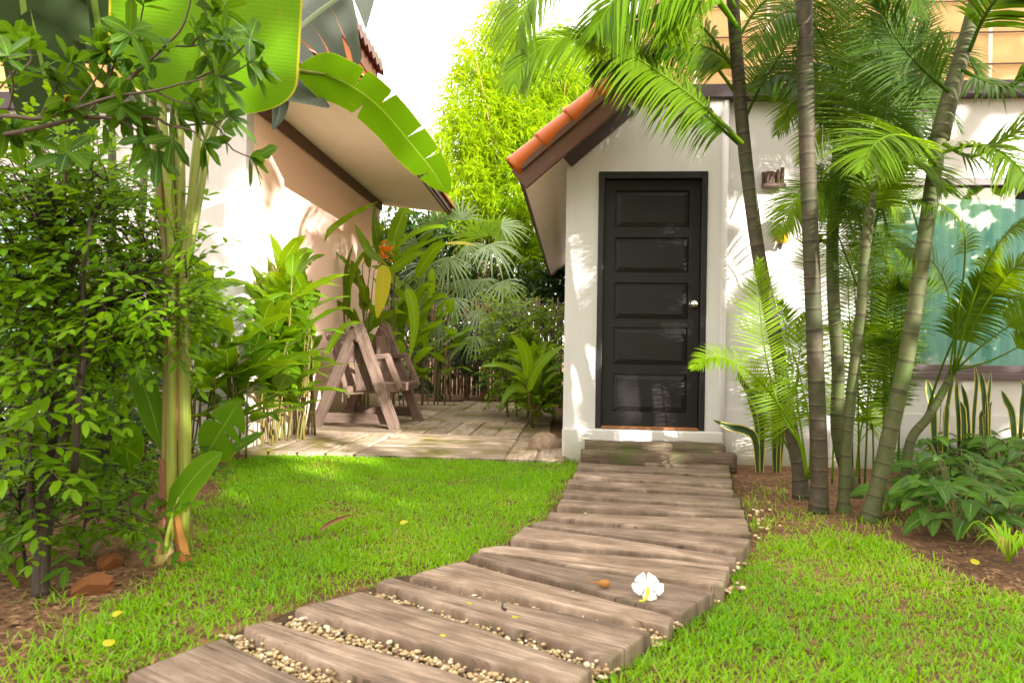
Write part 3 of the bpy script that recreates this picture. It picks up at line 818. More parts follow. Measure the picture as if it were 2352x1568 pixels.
# ------------------------------------------------------------------ sleeper path
SL = [  # far-left, far-right, near-right, near-left in photo pixels
 ((1344,1045),(1674,1055),(1677,1077),(1332,1056)),
 ((1327,1060),(1677,1081),(1680,1094),(1323,1075)),
 ((1320,1080),(1683,1098),(1683,1119),(1314,1093)),
 ((1305,1098),(1686,1123),(1686,1138),(1299,1112)),
 ((1293,1122),(1701,1143),(1704,1166),(1290,1136)),
 ((1287,1144),(1710,1170),(1713,1187),(1276,1165)),
 ((1262,1174),(1716,1192),(1725,1233),(1254,1189)),
 ((1250,1194),(1726,1237),(1703,1272),(1166,1207)),
 ((1205,1207),(1694,1274),(1689,1294),(1160,1243)),
 ((1149,1250),(1678,1298),(1663,1346),(1092,1262)),
 ((1112,1266),(1644,1358),(1568,1407),(1072,1276)),
 ((1062,1287),(1551,1417),(1538,1436),(932,1322)),
 ((895,1326),(1498,1449),(1404,1511),(859,1339)),
 ((832,1352),(1364,1532),(1325,1572),(668,1398)),
 ((612,1421),(1190,1590),(1120,1660),(550,1442)),
 ((508,1465),(1010,1700),(900,1800),(278,1546)),
]
SL[8] = ((1205,1207),(1694,1274),(1689,1293),(1160,1243))
# the uneven first guesses of board 8 and 9 share an edge: pull them apart
SL[7] = ((1250,1194),(1726,1237),(1703,1271),(1212,1205))
SL[8] = ((1203,1207),(1694,1275),(1689,1295),(1162,1242))
SLDESC = ['narrow wedge shaped sleeper touching the mossy step log below the black door',
 'thin sleeper second below the mossy step log', 'sleeper third below the step log with grass sprouts along its near edge',
 'greyish sleeper fourth below the step log', 'sleeper fifth below the step log, beside weedy soil on the right',
 'dark edged sleeper sixth below the step log', 'pinkish wide ended sleeper seventh below the step log',
 'sleeper eighth below the step log, tight against the seventh', 'sleeper ninth below the step log where the path starts to curve left',
 'sleeper tenth below the step log with pebbles at its right end', 'sleeper on which the white fallen flower and the brown bud lie',
 'sleeper next nearer than the one with the white flower', 'sleeper with cracked end, two boards nearer than the white flower',
 'wide worn sleeper with yellow petals and pebbles in the gap behind it', 'sleeper second nearest to the viewer with a thick band of pebbles in front',
 'nearest sleeper, cut off by the bottom edge of the photo']
SG = []
ZT = 0.055
for i, q in enumerate(SL):
    fl, fr, nr, nl = [G(p[0], p[1], ZT) for p in q]
    sh_ = 0.20 if i < 9 else 0.05
    nr, nl = nr.lerp(fr, sh_), nl.lerp(fl, sh_)
    SG.append((fl, fr, nr, nl))
    c = (fl+fr+nr+nl)/4; c.z = 0
    ax = ((fr+nr) - (fl+nl)); ax.z = 0; Ln = ax.length/2; ax.normalize()
    pv = V((-ax.y, ax.x, 0)); yaw = math.atan2(ax.y, ax.x)
    mb = MB(); tn = rnd.random()
    ul = [0, .004, .010, .020] + [.04 + .92*k/20 for k in range(21)] + [.98, .99, .996, 1.0]; nu = len(ul) - 1
    wf = ((fl-nl).dot(pv) + (fr-nr).dot(pv))/2
    prof_ = [(0.0, -0.10), (0.0, -0.012), (0.010, -0.004), (0.035, -0.0005), (0.28, 0.001), (0.5, 0.0), (0.72, 0.001), (0.965, -0.0005), (0.99, -0.004), (1.0, -0.012), (1.0, -0.10)]
    vs = []; at = []
    s1, s2, s3 = rnd.uniform(0, 9), rnd.uniform(0, 9), rnd.uniform(0, 9)
    for k in range(nu+1):
        u = ul[k]
        ue = min(u, 1-u)*Ln
        rd = 0.009*max(0, 1 - ue/0.012)**2
        a = nl.lerp(nr, u); b = fl.lerp(fr, u)
        for (v, z) in prof_:
            wob = 0.005*math.sin(u*9+s1) + 0.0035*math.sin(u*23+s2)
            wb2 = 0.005*math.sin(u*8+s3) + 0.003*math.sin(u*27+s1)
            p = a.lerp(b, v) - c
            off = wob*(1-v) + wb2*v
            zz = ZT + z - rd*0.6 + 0.003*math.sin(u*5+s2+v*3) 
            if z < -0.05: zz = -0.06
            p = p + pv*off - ax*((u-0.5)*2*rd*(0.4))
            vs.append(V((p.dot(ax), p.dot(pv), zz))); at.append((p.dot(ax), p.dot(pv), tn))
    m = len(prof_)
    fs = [[k*m+j, (k+1)*m+j, (k+1)*m+j+1, k*m+j+1] for k in range(nu) for j in range(m-1)]
    fs += [list(range(m))[::-1] if False else [j for j in range(m)], [nu*m+j for j in range(m)][::-1]]
    mb.add(vs, fs, at)
    o = mb.build('sleeper', M['sleeper'], None, smooth=True, yaw=0)
    o.location = c; o.rotation_euler = (0, 0, yaw)
    md = o.modifiers.new('edges', 'EDGE_SPLIT'); md.split_angle = R(50)
    tag(o, SLDESC[i], 'sleeper', 'wooden sleepers of the garden path')
# step log and board under the door
def log(name, pxl, pxr, ytop, z0, z1, y0, y1, label, cat):
    xl, xr = FR.hit(pxl, ytop)[0], FR.hit(pxr, ytop)[0]
    mb = MB(); n = 26; vs = []; at = []; m = 12
    s1 = rnd.uniform(0, 9)
    for k in range(n+1):
        u = k/n; x = xl + (xr-xl)*u
        for j in range(m):
            a = 2*math.pi*j/m + math.pi/m
            cx = abs(math.cos(a))**0.35*math.copysign(1, math.cos(a)); sz = abs(math.sin(a))**0.35*math.copysign(1, math.sin(a))
            e = 0.006*math.sin(u*7+s1+j) + 0.003*math.sin(u*31+j*2)
            vs.append(V((x, (y0+y1)/2 + cx*((y1-y0)/2+e), (z0+z1)/2 + sz*((z1-z0)/2 + e)))); at.append((x, (y0+y1)/2 + cx*(y1-y0)/2 + sz*0.5, 0.35))
    fs = [[k*m+j, k*m+(j+1) % m, (k+1)*m+(j+1) % m, (k+1)*m+j] for k in range(n) for j in range(m)] + [list(range(m))[::-1], [n*m+j for j in range(m)]]
    mb.add(vs, fs, at)
    o = mb.build(name, M['step'], None); o.location = FR.O; o.rotation_euler = (0, 0, YR)
    ORG[o.name] = V((0, 0, 0))
    return tag(o, label, cat)
log('step_log', 1333, 1668, 1030, -0.02, 0.125, -0.36, -0.19, 'mossy dark squared log forming the lower doorstep', 'step')
log('step_board', 1343, 1655, 1012, 0.02, 0.172, -0.185, -0.035, 'thin mossy board on top behind the step log, against the door plinth', 'step')

# gravel bed under the path
mb = MB()
lft = [(G(*q[0], 0.0), G(*q[3], 0.0)) for q in SL]; rgt = [(G(*q[1], 0.0), G(*q[2], 0.0)) for q in SL]
Lp = [p for a in lft for p in a]; Rp = [p for a in rgt for p in a]
vs = []
for a, b in zip(Lp, Rp):
    d = (b - a).normalized()
    vs += [a + d*0.03, b - d*0.0]
vs = [V((v.x, v.y, 0.008)) for v in vs]
mb.add(vs, [[2*i, 2*i+2, 2*i+3, 2*i+1] for i in range(len(Lp)-1)], [(v.x, v.y, .5) for v in vs])
o = mb.build('path', M['gravelbed'], smooth=False, kind='structure'); o['label'] = 'gravel bed of the garden path'

# pebbles
ico = bmesh.new(); bmesh.ops.create_icosphere(ico, subdivisions=2, radius=1.0)
iv = np.array([v.co[:] for v in ico.verts], dtype=np.float32); ifc = np.array([[v.index for v in f.verts] for f in ico.faces], dtype=np.int32); ico.free()
def np_mesh(name, verts, faces, attr, m, kind=None, label=None, cat=None, smooth=True):
    me = bpy.data.meshes.new(name)
    nv, nf, k = len(verts), len(faces), faces.shape[1]
    me.vertices.add(nv); me.vertices.foreach_set('co', verts.astype(np.float32).ravel())
    me.loops.add(nf*k); me.loops.foreach_set('vertex_index', faces.astype(np.int32).ravel())
    me.polygons.add(nf); me.polygons.foreach_set('loop_start', np.arange(0, nf*k, k, dtype=np.int32))
    me.polygons.foreach_set('use_smooth', np.full(nf, smooth))
    a = me.attributes.new('puv', 'FLOAT_VECTOR', 'POINT'); a.data.foreach_set('vector', attr.astype(np.float32).ravel())
    me.update(calc_edges=True); me.validate()
    me.materials.append(m)
    o = bpy.data.objects.new(name, me); COL.objects.link(o)
    if kind: o['kind'] = kind
    if label: o['label'] = label
    if cat: o['category'] = cat
    return o
PB = []
def pebs(a, b, c, d, dens, zb=0.018):
    """scatter in the quad a-b (far edge) / d-c (near edge)"""
    area = ((b-a).cross(d-a).length + (b-c).cross(d-c).length)/2
    for _ in range(int(area*dens)+1):
        u, v = rnd.random(), rnd.random()
        p = a.lerp(b, u).lerp(d.lerp(c, u), v)
        PB.append((p.x, p.y, zb + rnd.uniform(-0.008, 0.014), rnd.choice((rnd.uniform(0.0035, 0.006), rnd.uniform(0.005, 0.0088)))))
for i in range(len(SG)-1):
    fl, fr = SG[i][3], SG[i][2]; nl, nr = SG[i+1][0], SG[i+1][1]
    pebs(fl, fr, nr, nl, 8000 if i > 9 else 1500, 0.012)
    if i > 10: pebs(fl, fr, nr, nl, 2600, 0.022)
fl, fr = SG[-1][3], SG[-1][2]
for (px, py, rad, cnt) in ((1672,1352,16,16),(1690,1300,14,8),(1560,1425,12,6),(522,1460,16,7),(1700,1255,12,5),(1745,1215,22,10),(1760,1190,30,10),(1335,1052,8,4),(1735,1180,14,6),(1400,1535,22,10)):
    for _ in range(cnt):
        p = G(px + rnd.gauss(0, rad), py + rnd.gauss(0, rad*0.4), 0.012)
        PB.append((p.x, p.y, 0.012, rnd.uniform(0.006, 0.012)))
n = len(PB); P = np.array(PB, dtype=np.float32)
vv = np.repeat(iv[None], n, 0)
sc = np.stack([P[:, 3]*nrs.uniform(0.9, 1.6, n), P[:, 3]*nrs.uniform(0.75, 1.1, n), P[:, 3]*nrs.uniform(0.55, 0.9, n)], 1)
vv = vv*sc[:, None, :]
an = nrs.uniform(0, 6.28, n); ca, sa = np.cos(an)[:, None], np.sin(an)[:, None]
x = vv[..., 0]*ca - vv[..., 1]*sa; y = vv[..., 0]*sa + vv[..., 1]*ca
vv = np.stack([x + P[:, 0:1], y + P[:, 1:2], vv[..., 2] + P[:, 2:3]], -1)
tn = nrs.uniform(0, 1, n)
np_mesh('pebbles', vv.reshape(-1, 3), (ifc[None] + (np.arange(n)*len(iv))[:, None, None]).reshape(-1, 3),
        np.stack([np.zeros((n, len(iv))), np.zeros((n, len(iv))), np.repeat(tn[:, None], len(iv), 1)], -1).reshape(-1, 3), M['pebble'], 'stuff', 'cream pebbles filling the gaps between the path sleepers')

# ------------------------------------------------------------------ grass
def poly_g(pts): return np.array([[G(a, b).x, G(a, b).y] for a, b in pts])
def inpoly(P, poly):
    x, y = P[:, 0], P[:, 1]; r = np.zeros(len(P), bool); j = len(poly)-1
    for i in range(len(poly)):
        xi, yi = poly[i]; xj, yj = poly[j]
        c = ((yi > y) != (yj > y)) & (x < (xj-xi)*(y-yi)/(yj-yi+1e-12)+xi)
        r ^= c; j = i
    return r
LAWN = poly_g([(515,1062),(640,1048),(780,1044),(1000,1047),(1180,1052),(1245,1040),(1330,1048),(1322,1078),(1300,1100),(1285,1140),(1255,1180),(1200,1207),(1150,1245),(1105,1268),(1060,1288),(930,1322),(850,1342),(680,1396),(550,1442),(400,1500),(270,1548),(180,1600),(90,1600),(130,1520),(180,1450),(290,1380),(370,1320),(430,1270),(455,1200),(500,1130)])
LAWN2 = poly_g([(1655,1360),(1690,1310),(1735,1270),(1800,1235),(1900,1225),(2010,1235),(2090,1272),(2180,1325),(2280,1365),(2400,1395),(2500,1700),(1250,1750),(1335,1580),(1410,1515),(1505,1455),(1560,1418)])
def vnoise(P, s, seed):
    rs = np.random.RandomState(seed); g_ = rs.rand(64, 64)
    q = P*s + 100; i = np.floor(q).astype(int); f = q - i; f = f*f*(3-2*f)
    a = g_[i[:, 0] % 64, i[:, 1] % 64]; b = g_[(i[:, 0]+1) % 64, i[:, 1] % 64]; c = g_[i[:, 0] % 64, (i[:, 1]+1) % 64]; d = g_[(i[:, 0]+1) % 64, (i[:, 1]+1) % 64]
    return (a*(1-f[:, 0]) + b*f[:, 0])*(1-f[:, 1]) + (c*(1-f[:, 0]) + d*f[:, 0])*f[:, 1]
def edge_dist(P, poly):
    d = np.full(len(P), 9.0)
    for i in range(len(poly)):
        a, b = poly[i-1], poly[i]; ab = b-a
        t = np.clip(((P-a)@ab)/(ab@ab+1e-9), 0, 1)
        d = np.minimum(d, np.linalg.norm(P - (a + t[:, None]*ab), axis=1))
    return d
pts = []; hs = []; ws = []
for poly, dens in ((LAWN, 15500), (LAWN2, 16500)):
    lo, hi = poly.min(0)-0.2, poly.max(0)+0.2
    n = int((hi-lo).prod()*dens)
    P = nrs.uniform(lo, hi, (n, 2))
    ins = inpoly(P, poly); ed = edge_dist(P, poly)
    sd = np.where(ins, ed, -ed) + (vnoise(P, 5, 3)-0.5)*0.13 + 0.035
    pr = np.clip((sd + 0.03)/0.16, 0, 1)*(0.30 + 0.70*np.clip(vnoise(P, 3.1, 5)*0.9 + vnoise(P, 13, 9)*0.9 - 0.35, 0, 1))
    k = nrs.rand(n) < pr
    P = P[k]; pts.append(P); hs.append((0.020 + 0.018*vnoise(P, 4, 8))*nrs.uniform(0.6, 1.35, len(P))); ws.append(nrs.uniform(0.0032, 0.0066, len(P)))
# stray tufts
TUFT = [(1760,1130,40,90),(1735,1160,25,70),(1820,1190,60,160),(1745,1210,25,90),(1900,1215,60,140),(2050,1200,60,110),(2120,1300,40,60),(130,1500,70,160),(60,1550,60,120),(230,1450,60,200),(330,1400,50,150),(200,1520,60,160),(440,1240,30,80),(470,1180,40,120),(520,1090,40,90),(300,1470,60,200),(130,1380,30,50),(1320,1012,14,90),(1318,1030,14,80),(1430,1095,30,24),(1380,1092,30,24),(1350,1098,14,18),(1330,1190,30,22),(1345,1193,14,22),(1400,1196,10,14),(1340,1135,20,16),(1170,1255,16,24),(870,1352,12,22),(1290,1117,12,20),(1500,1110,40,20),(2240,1420,50,60),(1640,1350,10,20),(1420,1520,16,40),(450,1150,50,70),(400,1330,30,70),(240,1560,30,60)]
for (px, py, sp, cnt) in TUFT:
    q = np.array([[*G(px + rnd.gauss(0, sp), py + rnd.gauss(0, sp*0.28)).xy] for _ in range(cnt)])
    pts.append(q); hs.append(nrs.uniform(0.025, 0.06, cnt)); ws.append(nrs.uniform(0.003, 0.006, cnt))
P = np.concatenate(pts); hh = np.concatenate(hs); ww = np.concatenate(ws)
# nothing grows through the boards
keep = np.ones(len(P), bool)
for (fl, fr, nr, nl) in SG:
    q = np.array([[v.x, v.y] for v in (fl, fr, nr, nl)]); q = q.mean(0) + (q - q.mean(0))*0.985
    keep &= ~inpoly(P, q)
P, hh, ww = P[keep], hh[keep], ww[keep]
n = len(P)
an = nrs.uniform(0, 6.283, n); lean = nrs.uniform(0.1, 1.15, n); bend = nrs.uniform(0.2, 1.1, n)
dx, dy = np.cos(an), np.sin(an); sx, sy = -dy, dx
rot = nrs.uniform(-0.9, 0.9, n); sx, sy = np.cos(an+1.57+rot), np.sin(an+1.57+rot)
tn = np.clip(0.45 + (vnoise(P, 2.2, 21)-0.5)*0.7 + nrs.uniform(-0.35, 0.35, n), 0, 1)
vsl = []
for s, wf in ((0, 0.7), (0.4, 1.0), (0.75, 0.75), (1.0, 0.05)):
    out = hh*(np.sin(lean)*s + bend*0.35*s*s); up = hh*(np.cos(lean)*s - bend*0.22*s*s) - 0.004
    cx, cy = P[:, 0] + dx*out, P[:, 1] + dy*out
    for sg in (-1, 1):
        vsl.append(np.stack([cx + sg*sx*ww*wf*0.5, cy + sg*sy*ww*wf*0.5, np.maximum(up, 0.002) - 0.006*(s == 0)], -1))
VV = np.stack(vsl, 1)
AT = np.stack([np.tile(np.array([-1, 1]*4, float), (n, 1)), np.tile(np.repeat([0, .4, .75, 1.0], 2), (n, 1)), np.repeat(tn[:, None], 8, 1)], -1)
ff = np.array([[0, 1, 3, 2], [2, 3, 5, 4], [4, 5, 7, 6]])
np_mesh('grass', VV.reshape(-1, 3), (ff[None] + (np.arange(n)*8)[:, None, None]).reshape(-1, 4), AT.reshape(-1, 3), M['grass'], 'stuff', 'bright green lawn grass on both sides of the path')
NGRASS = n

# leaf litter
mb = MB()
def litter(px, py, sx_, sy_, cnt, s0=0.010, s1=0.040):
    for _ in range(cnt):
        p = G(px + rnd.gauss(0, sx_), py + rnd.gauss(0, sy_)); p.z = 0.004
        if p.y > 9: continue
        a = rnd.uniform(0, 6.28); L = rnd.uniform(s0, s1)
        d = V((math.cos(a), math.sin(a), rnd.uniform(0.0, 0.35)))
        leaf(mb, p, d, V((rnd.uniform(-.3, .3), rnd.uniform(-.3, .3), 1)), L, L*rnd.uniform(0.12, 0.5), rnd.random(), 0.1, rnd.uniform(-.3, .5))
for a in ((150,1380,160,50,650),(120,1480,140,50,420),(330,1300,80,40,260),(480,1160,50,40,220),(1760,1080,60,25,420),(1800,1160,70,30,520),(1960,1215,80,25,220),(2180,1310,100,30,360),(2300,1350,60,30,160),(620,1010,60,10,120),(1170,930,60,10,160),(1600,1230,300,80,60),(250,1530,90,25,160),(900,1180,250,50,40),(1850,1450,250,60,60),(2000,1130,200,25,300)):
    litter(*a)
mb.build('leaf_litter', M['litter'], None, kind='stuff', label='dry brown leaf bits and mulch on the bare soil')
mb = MB()
#PART3
# ------------------------------------------------------------------ swing seat
S0 = V((-1.56, 6.98, 0.018)); YS = -R(9)
sw = thing('garden_swing', 'weathered wooden A-frame swing seat standing on the patio boards', 'swing', S0, YS)
ORG[sw.name] = V((0, 0, 0))
D = 0.80; HA = 1.06; hb = 0.425
def sbeam(name, p0, p1, w, h, side=V((0, 1, 0)), par=None, bev=0.008):
    mb = MB(); beam(mb, p0, p1, w, h, side); return mb.build(name, M['swing'], par or sw, smooth=False, bevel=bev)
for y in (0.0, D):
    sbeam('leg', (-hb, y, 0.0), (0.015, y + 0.001, HA), 0.085, 0.10)
    sbeam('leg', (hb, y, 0.0), (0.012, y - 0.003, HA - 0.005), 0.088, 0.10)
    sbeam('cross_rail', (-hb + 0.05, y + 0.06, 0.10), (hb - 0.05, y + 0.06, 0.10), 0.04, 0.10)
    sbeam('hanger', (0.02, y + (0.075 if y == 0 else -0.075), HA - 0.12), (0.06, y + (0.075 if y == 0 else -0.075), 0.38), 0.035, 0.16)
    mb = MB(); tube(mb, [V((0.02, y - 0.06, HA - 0.17)), V((0.02, y + 0.06, HA - 0.17))], (0.022, 0.022), 10); mb.build('bolt', M['lampbrown'], sw)
sbeam('base_rail', (-hb + 0.08, 0.08, 0.08), (-hb + 0.08, D - 0.02, 0.08), 0.05, 0.08, V((1, 0, 0)))
# seat: slats run front to back edge, side boards under them
ya, yb = 0.12, D - 0.12
mb = MB()
for k in range(7):
    x = -0.13 + k*0.078
    box(mb, x, x + 0.066, ya + 0.004, yb - 0.004, 0.40 + 0.006*k, 0.422 + 0.006*k, rnd.random())
mb.build('seat', M['swing'], sw, smooth=False, bevel=0.004)
sbeam('seat_rail', (-0.15, ya, 0.37), (0.43, ya, 0.42), 0.035, 0.085)
sbeam('seat_rail', (-0.15, yb, 0.37), (0.43, yb, 0.42), 0.035, 0.085)
sbeam('seat_rail', (0.43, ya - 0.016, 0.42), (0.43, yb + 0.016, 0.42), 0.03, 0.085, V((1, 0, 0)))
# backrest leaning away to the left
mb = MB()
b0, b1 = V((-0.15, 0, 0.36)), V((-0.36, 0, 0.93))
for k in range(9):
    y = ya + 0.03 + (yb - ya - 0.06)*k/8
    beam(mb, b0 + V((0, y, 0)), b1 + V((0, y, 0)), 0.052, 0.02, V((0, 1, 0)), rnd.random())
bk = mb.build('backrest', M['swing'], sw, smooth=False, bevel=0.003)
mb = MB(); beam(mb, b1 + V((0, ya - 0.02, 0.0)), b1 + V((0, yb + 0.02, 0.0)), 0.035, 0.10, V((1, 0, 0.35))); mb.build('top_rail', M['swing'], bk, smooth=False, bevel=0.004)
mb = MB(); beam(mb, b0 + V((0.0, ya - 0.02, 0.02)), b0 + V((0, yb + 0.02, 0.02)), 0.04, 0.07, V((1, 0, 0.35))); mb.build('bottom_rail', M['swing'], bk, smooth=False, bevel=0.004)
for y in (ya - 0.02, yb + 0.02):
    mb = MB()
    beam(mb, (-0.27, y, 0.665), (0.31, y, 0.74), 0.055, 0.05, V((0, 1, 0)), 0.6)
    beam(mb, (0.29, y + 0.002, 0.745), (0.435, y + 0.002, 0.40), 0.05, 0.062, V((0, 1, 0)), 0.7)
    mb.build('armrest', M['swing'], sw, smooth=False, bevel=0.01)

# ------------------------------------------------------------------ rock and small fallen things
def lump(name, c, rx, ry, rz_, m, seed, label, cat, amp=0.16, flat_=None):
    bm = bmesh.new(); bmesh.ops.create_icosphere(bm, subdivisions=4, radius=1.0)
    rs = random.Random(seed); ws_ = [(rv_(rs), rs.uniform(1.5, 4.5), rs.uniform(0, 6)) for _ in range(10)]
    for v in bm.verts:
        n = v.co.normalized(); k = 1 + amp*sum(math.sin(n.dot(a)*f + p)/(f*0.5) for a, f, p in ws_)/3
        v.co = V((n.x*rx*k, n.y*ry*k, n.z*rz_*k))
    me = bpy.data.meshes.new(name); bm.to_mesh(me); bm.free()
    me.polygons.foreach_set('use_smooth', [True]*len(me.polygons)); me.materials.append(m)
    o = bpy.data.objects.new(name, me); COL.objects.link(o); o.location = c
    return tag(o, label, cat)
def rv_(rs):
    return V((rs.gauss(0, 1), rs.gauss(0, 1), rs.gauss(0, 1))).normalized()
c = G(1270, 1033); lump('rock', c + V((-0.075, -0.05, 0.06)), 0.135, 0.105, 0.095, M['rock'], 5, 'rounded brown boulder at the corner of the house, beside the doorstep', 'rock')
# broken clay pieces on the soil
def shard(px, py, L, w, h, yaw, label, seed):
    c = G(px, py); rs = random.Random(seed); bm = bmesh.new()
    bmesh.ops.create_cube(bm, size=1.0); bmesh.ops.subdivide_edges(bm, edges=bm.edges[:], cuts=3, use_grid_fill=True)
    for v in bm.verts:
        x, y, z = v.co
        v.co = V((x*L*(1 - 0.35*abs(y)) + rs.uniform(-.006, .006), y*w*(1-0.4*(x+0.5)), z*h*(1 - 0.8*abs(x)) + 0.18*h*math.cos(x*3) + rs.uniform(-.003, .003)))
    me = bpy.data.meshes.new('clay_shard'); bm.to_mesh(me); bm.free(); me.materials.append(M['terra_stone'])
    o = bpy.data.objects.new('clay_shard', me); COL.objects.link(o); o.location = c + V((0, 0, h*0.3)); o.rotation_euler = (0.25, -0.12, yaw)
    return tag(o, label, 'clay shard', 'broken clay pieces in the soil bed')
shard(215, 1356, 0.135, 0.10, 0.05, 0.2, 'larger orange clay shard on the soil left of the lawn', 1)
shard(252, 1302, 0.085, 0.075, 0.05, 0.8, 'smaller orange clay shard on the soil behind the larger one', 2)
# white flower
p = G(1490, 1372, 0.056)
fl_ = thing('fallen_flower', 'white trumpet flower with yellow green tube fallen on a sleeper', 'flower', p)
mb = MB()
c0 = p + V((0.0, 0.015, 0.030))
for k in range(5):
    a = R(54 + k*72); d = V((math.cos(a), math.sin(a)*0.75, 0.02 + 0.62*math.sin(a)))
    pl = [c0 + d*(0.053*s) + V((0, 0, 0.008*math.sin(s*3.1))) for s in (0.0, 0.35, 0.7, 1.0)]
    blade(mb, pl, V((0.0, -0.62, 0.78)), 0.0245, lambda t: (0.22 + 0.78*min(1, t*1.5)**1.5)*(1-max(0, (t-0.78)/0.22)**2.4)**0.5 if t < 1 else 0.05, 10, 3, 0.06, 0.12, None, rnd.random(), 0.16)
mb.build('petals', M['petal'], fl_)
mb = MB(); tube(mb, cr([c0 + V((0.0, 0.0, -0.002)), p + V((-0.012, -0.028, 0.017)), p + V((-0.026, -0.05, 0.009)), p + V((-0.042, -0.052, 0.008))], 10), lambda t: 0.0068 - 0.0028*t, 8); mb.build('tube', M['petal_tube'], fl_)
p = G(1385, 1347, 0.06)
mb = MB(); tube(mb, cr([p + V((0.022, -0.004, 0.012)), p + V((0.012, 0, 0.012)), p + V((-0.005, 0.006, 0.010)), p + V((-0.035, 0.03, 0.008)), p + V((-0.058, 0.058, 0.012))], 18), lambda t: 0.0135*math.sin(math.pi*min(1, t*1.25+0.12))**0.7*(1 if t < 0.55 else 0.55) + 0.0015, 9, 0.6)
o = mb.build('fallen_bud', M['bud'], None, loc=p); tag(o, 'brown pointed flower bud lying left of the white flower', 'bud')
p = G(770, 1225); mb = MB()
pl = [p + V((-0.05, -0.13, 0.045)), p + V((-0.02, -0.04, 0.058)), p + V((0.02, 0.06, 0.062)), p + V((0.05, 0.15, 0.055))]
blade(mb, pl, V((0.75, -0.5, 0.3)), 0.010, lance, 12, 2, 1.2, 0.5, None, 0.3)
o = mb.build('dry_leaf', M['dry'], None, loc=p); tag(o, 'long curled reddish brown leaf lying on the left lawn', 'leaf')
def fallen(px, py, L, w, label, m='yellow', z=0.03, ang=None, name='fallen_leaf', cat='leaf', group=None):
    p = G(px, py); mb = MB(); a = rnd.uniform(0, 6.28) if ang is None else ang
    d = V((math.cos(a), math.sin(a), 0.12))
    blade(mb, [p + V((0, 0, z)) - d*L*0.5, p + V((0, 0, z+0.006)), p + V((0, 0, z+0.002)) + d*L*0.5], V((0.1, -0.35, 1)), w, lance, 8, 2, 0.12, 0.1, None, rnd.random())
    o = mb.build(name, M[m], None, loc=p); return tag(o, label, cat, group)
fallen(252, 1500, 0.036, 0.017, 'round yellow leaf among grass at the lower left corner', ang=1.5)
fallen(2241, 1302, 0.042, 0.017, 'yellow leaf on dark soil right of the right lawn', ang=0.4, z=0.02)
fallen(928, 1222, 0.04, 0.014, 'small yellow leaf on the left lawn right of the long brown leaf', z=0.045, ang=0.5)
fallen(270, 1447, 0.034, 0.012, 'torn yellow leaf in the grass tuft behind the round yellow leaf', z=0.05, ang=0.9)
for (px, py, lb) in ((1075,1424,'tiny yellow petal on pebbles behind the wide worn sleeper, left of the dark twig bit'), (1185,1457,'tiny yellow petal on pebbles right of the dark twig bit'), (1016,1504,'tiny yellow petal standing on pebbles in the second nearest gap'), (1213,1562,'tiny yellow petal on pebbles at the bottom edge of the photo')):
    fallen(px, py, 0.03, 0.012, lb, z=0.048, name='fallen_petal', cat='petal', group='yellow petals on the path pebbles')
p = G(1157, 1397, 0.052); mb = MB()
tube(mb, cr([p + V((0.006, -0.02, 0.004)), p + V((-0.004, -0.004, 0.005)), p + V((-0.004, 0.022, 0.012))], 8), lambda t: 0.005*(1-0.8*t)+0.0008, 6)
o = mb.build('twig_bit', M['twig'], None, loc=p); tag(o, 'tiny dark twig bit lying on a sleeper near the viewer', 'twig')
p = G(120, 1412); mb = MB(); tube(mb, [G(150, 1352) + V((0, 0, .012)), G(190, 1350) + V((0, 0, .016)), G(232, 1346) + V((0, 0, .012))], (0.008, 0.005), 6)
o = mb.build('fallen_stick', M['dry'], None, loc=G(150, 1352)); tag(o, 'pale brown stick lying on the soil behind the clay shards', 'stick')

# blue pipe by the left house wall
p = V((-2.45, 5.4, 0)); q = G(443, 1000)
pb = W(436, 935, 5.3); pt = W(437, 838, 5.3)
mb = MB(); tube(mb, [V((pb.x, pb.y, 0.0)), V((pb.x, pb.y, pt.z))], (0.016, 0.016), 10); tube(mb, [V((pb.x, pb.y, pt.z-0.02)), V((pb.x+0.07, pb.y-0.02, pt.z-0.02)), V((pb.x+0.09, pb.y-0.03, pt.z-0.06))], (0.013, 0.013), 8)
tube(mb, [V((pb.x, pb.y, pt.z-0.16)), V((pb.x, pb.y, pt.z-0.12))], (0.024, 0.024), 10)
o = mb.build('water_pipe', M['bluepipe'], None, loc=(pb.x, pb.y, 0)); tag(o, 'blue water pipe behind the thick banana stem', 'pipe')

# ------------------------------------------------------------------ fence behind the patio
mb = MB()
a0, a1 = V((-2.2, 11.9, 0)), V((3.4, 11.6, 0))
nf_ = 120
for k in range(nf_):
    p = a0.lerp(a1, (k + rnd.uniform(-.25, .25))/nf_); h = 1.62 + rnd.uniform(-0.06, 0.06)
    lx_ = rnd.uniform(-0.02, 0.02); r_ = rnd.uniform(0.014, 0.022)
    tube(mb, [p, p + V((lx_, rnd.uniform(-.02, .02), h*0.5)), p + V((lx_*2, 0, h))], (r_, r_*0.9), 6, rnd.random())
fn = thing('bamboo_fence', 'old bamboo pole fence behind the fan palms at the end of the garden', 'fence', a0); 
mb.build('poles', M['fence'], fn)
mb = MB()
for z in (0.35, 1.35):
    beam(mb, a0 + V((0, -0.05, z)), a1 + V((0, -0.05, z)), 0.04, 0.05, V((0, 0, 1)))
mb.build('rail', M['fence'], fn, smooth=False)
#PART4
# ------------------------------------------------------------------ plants of the left side
UP = V((0, 0, 1)); TOCAM = V((0, -1, 0))
def PW(lst, Z0, Z1=None):
    Z1 = Z0 if Z1 is None else Z1
    n = len(lst)
    return [W(a[0], a[1], (a[2] if len(a) > 2 else Z0 + (Z1-Z0)*i/max(1, n-1))) for i, a in enumerate(lst)]
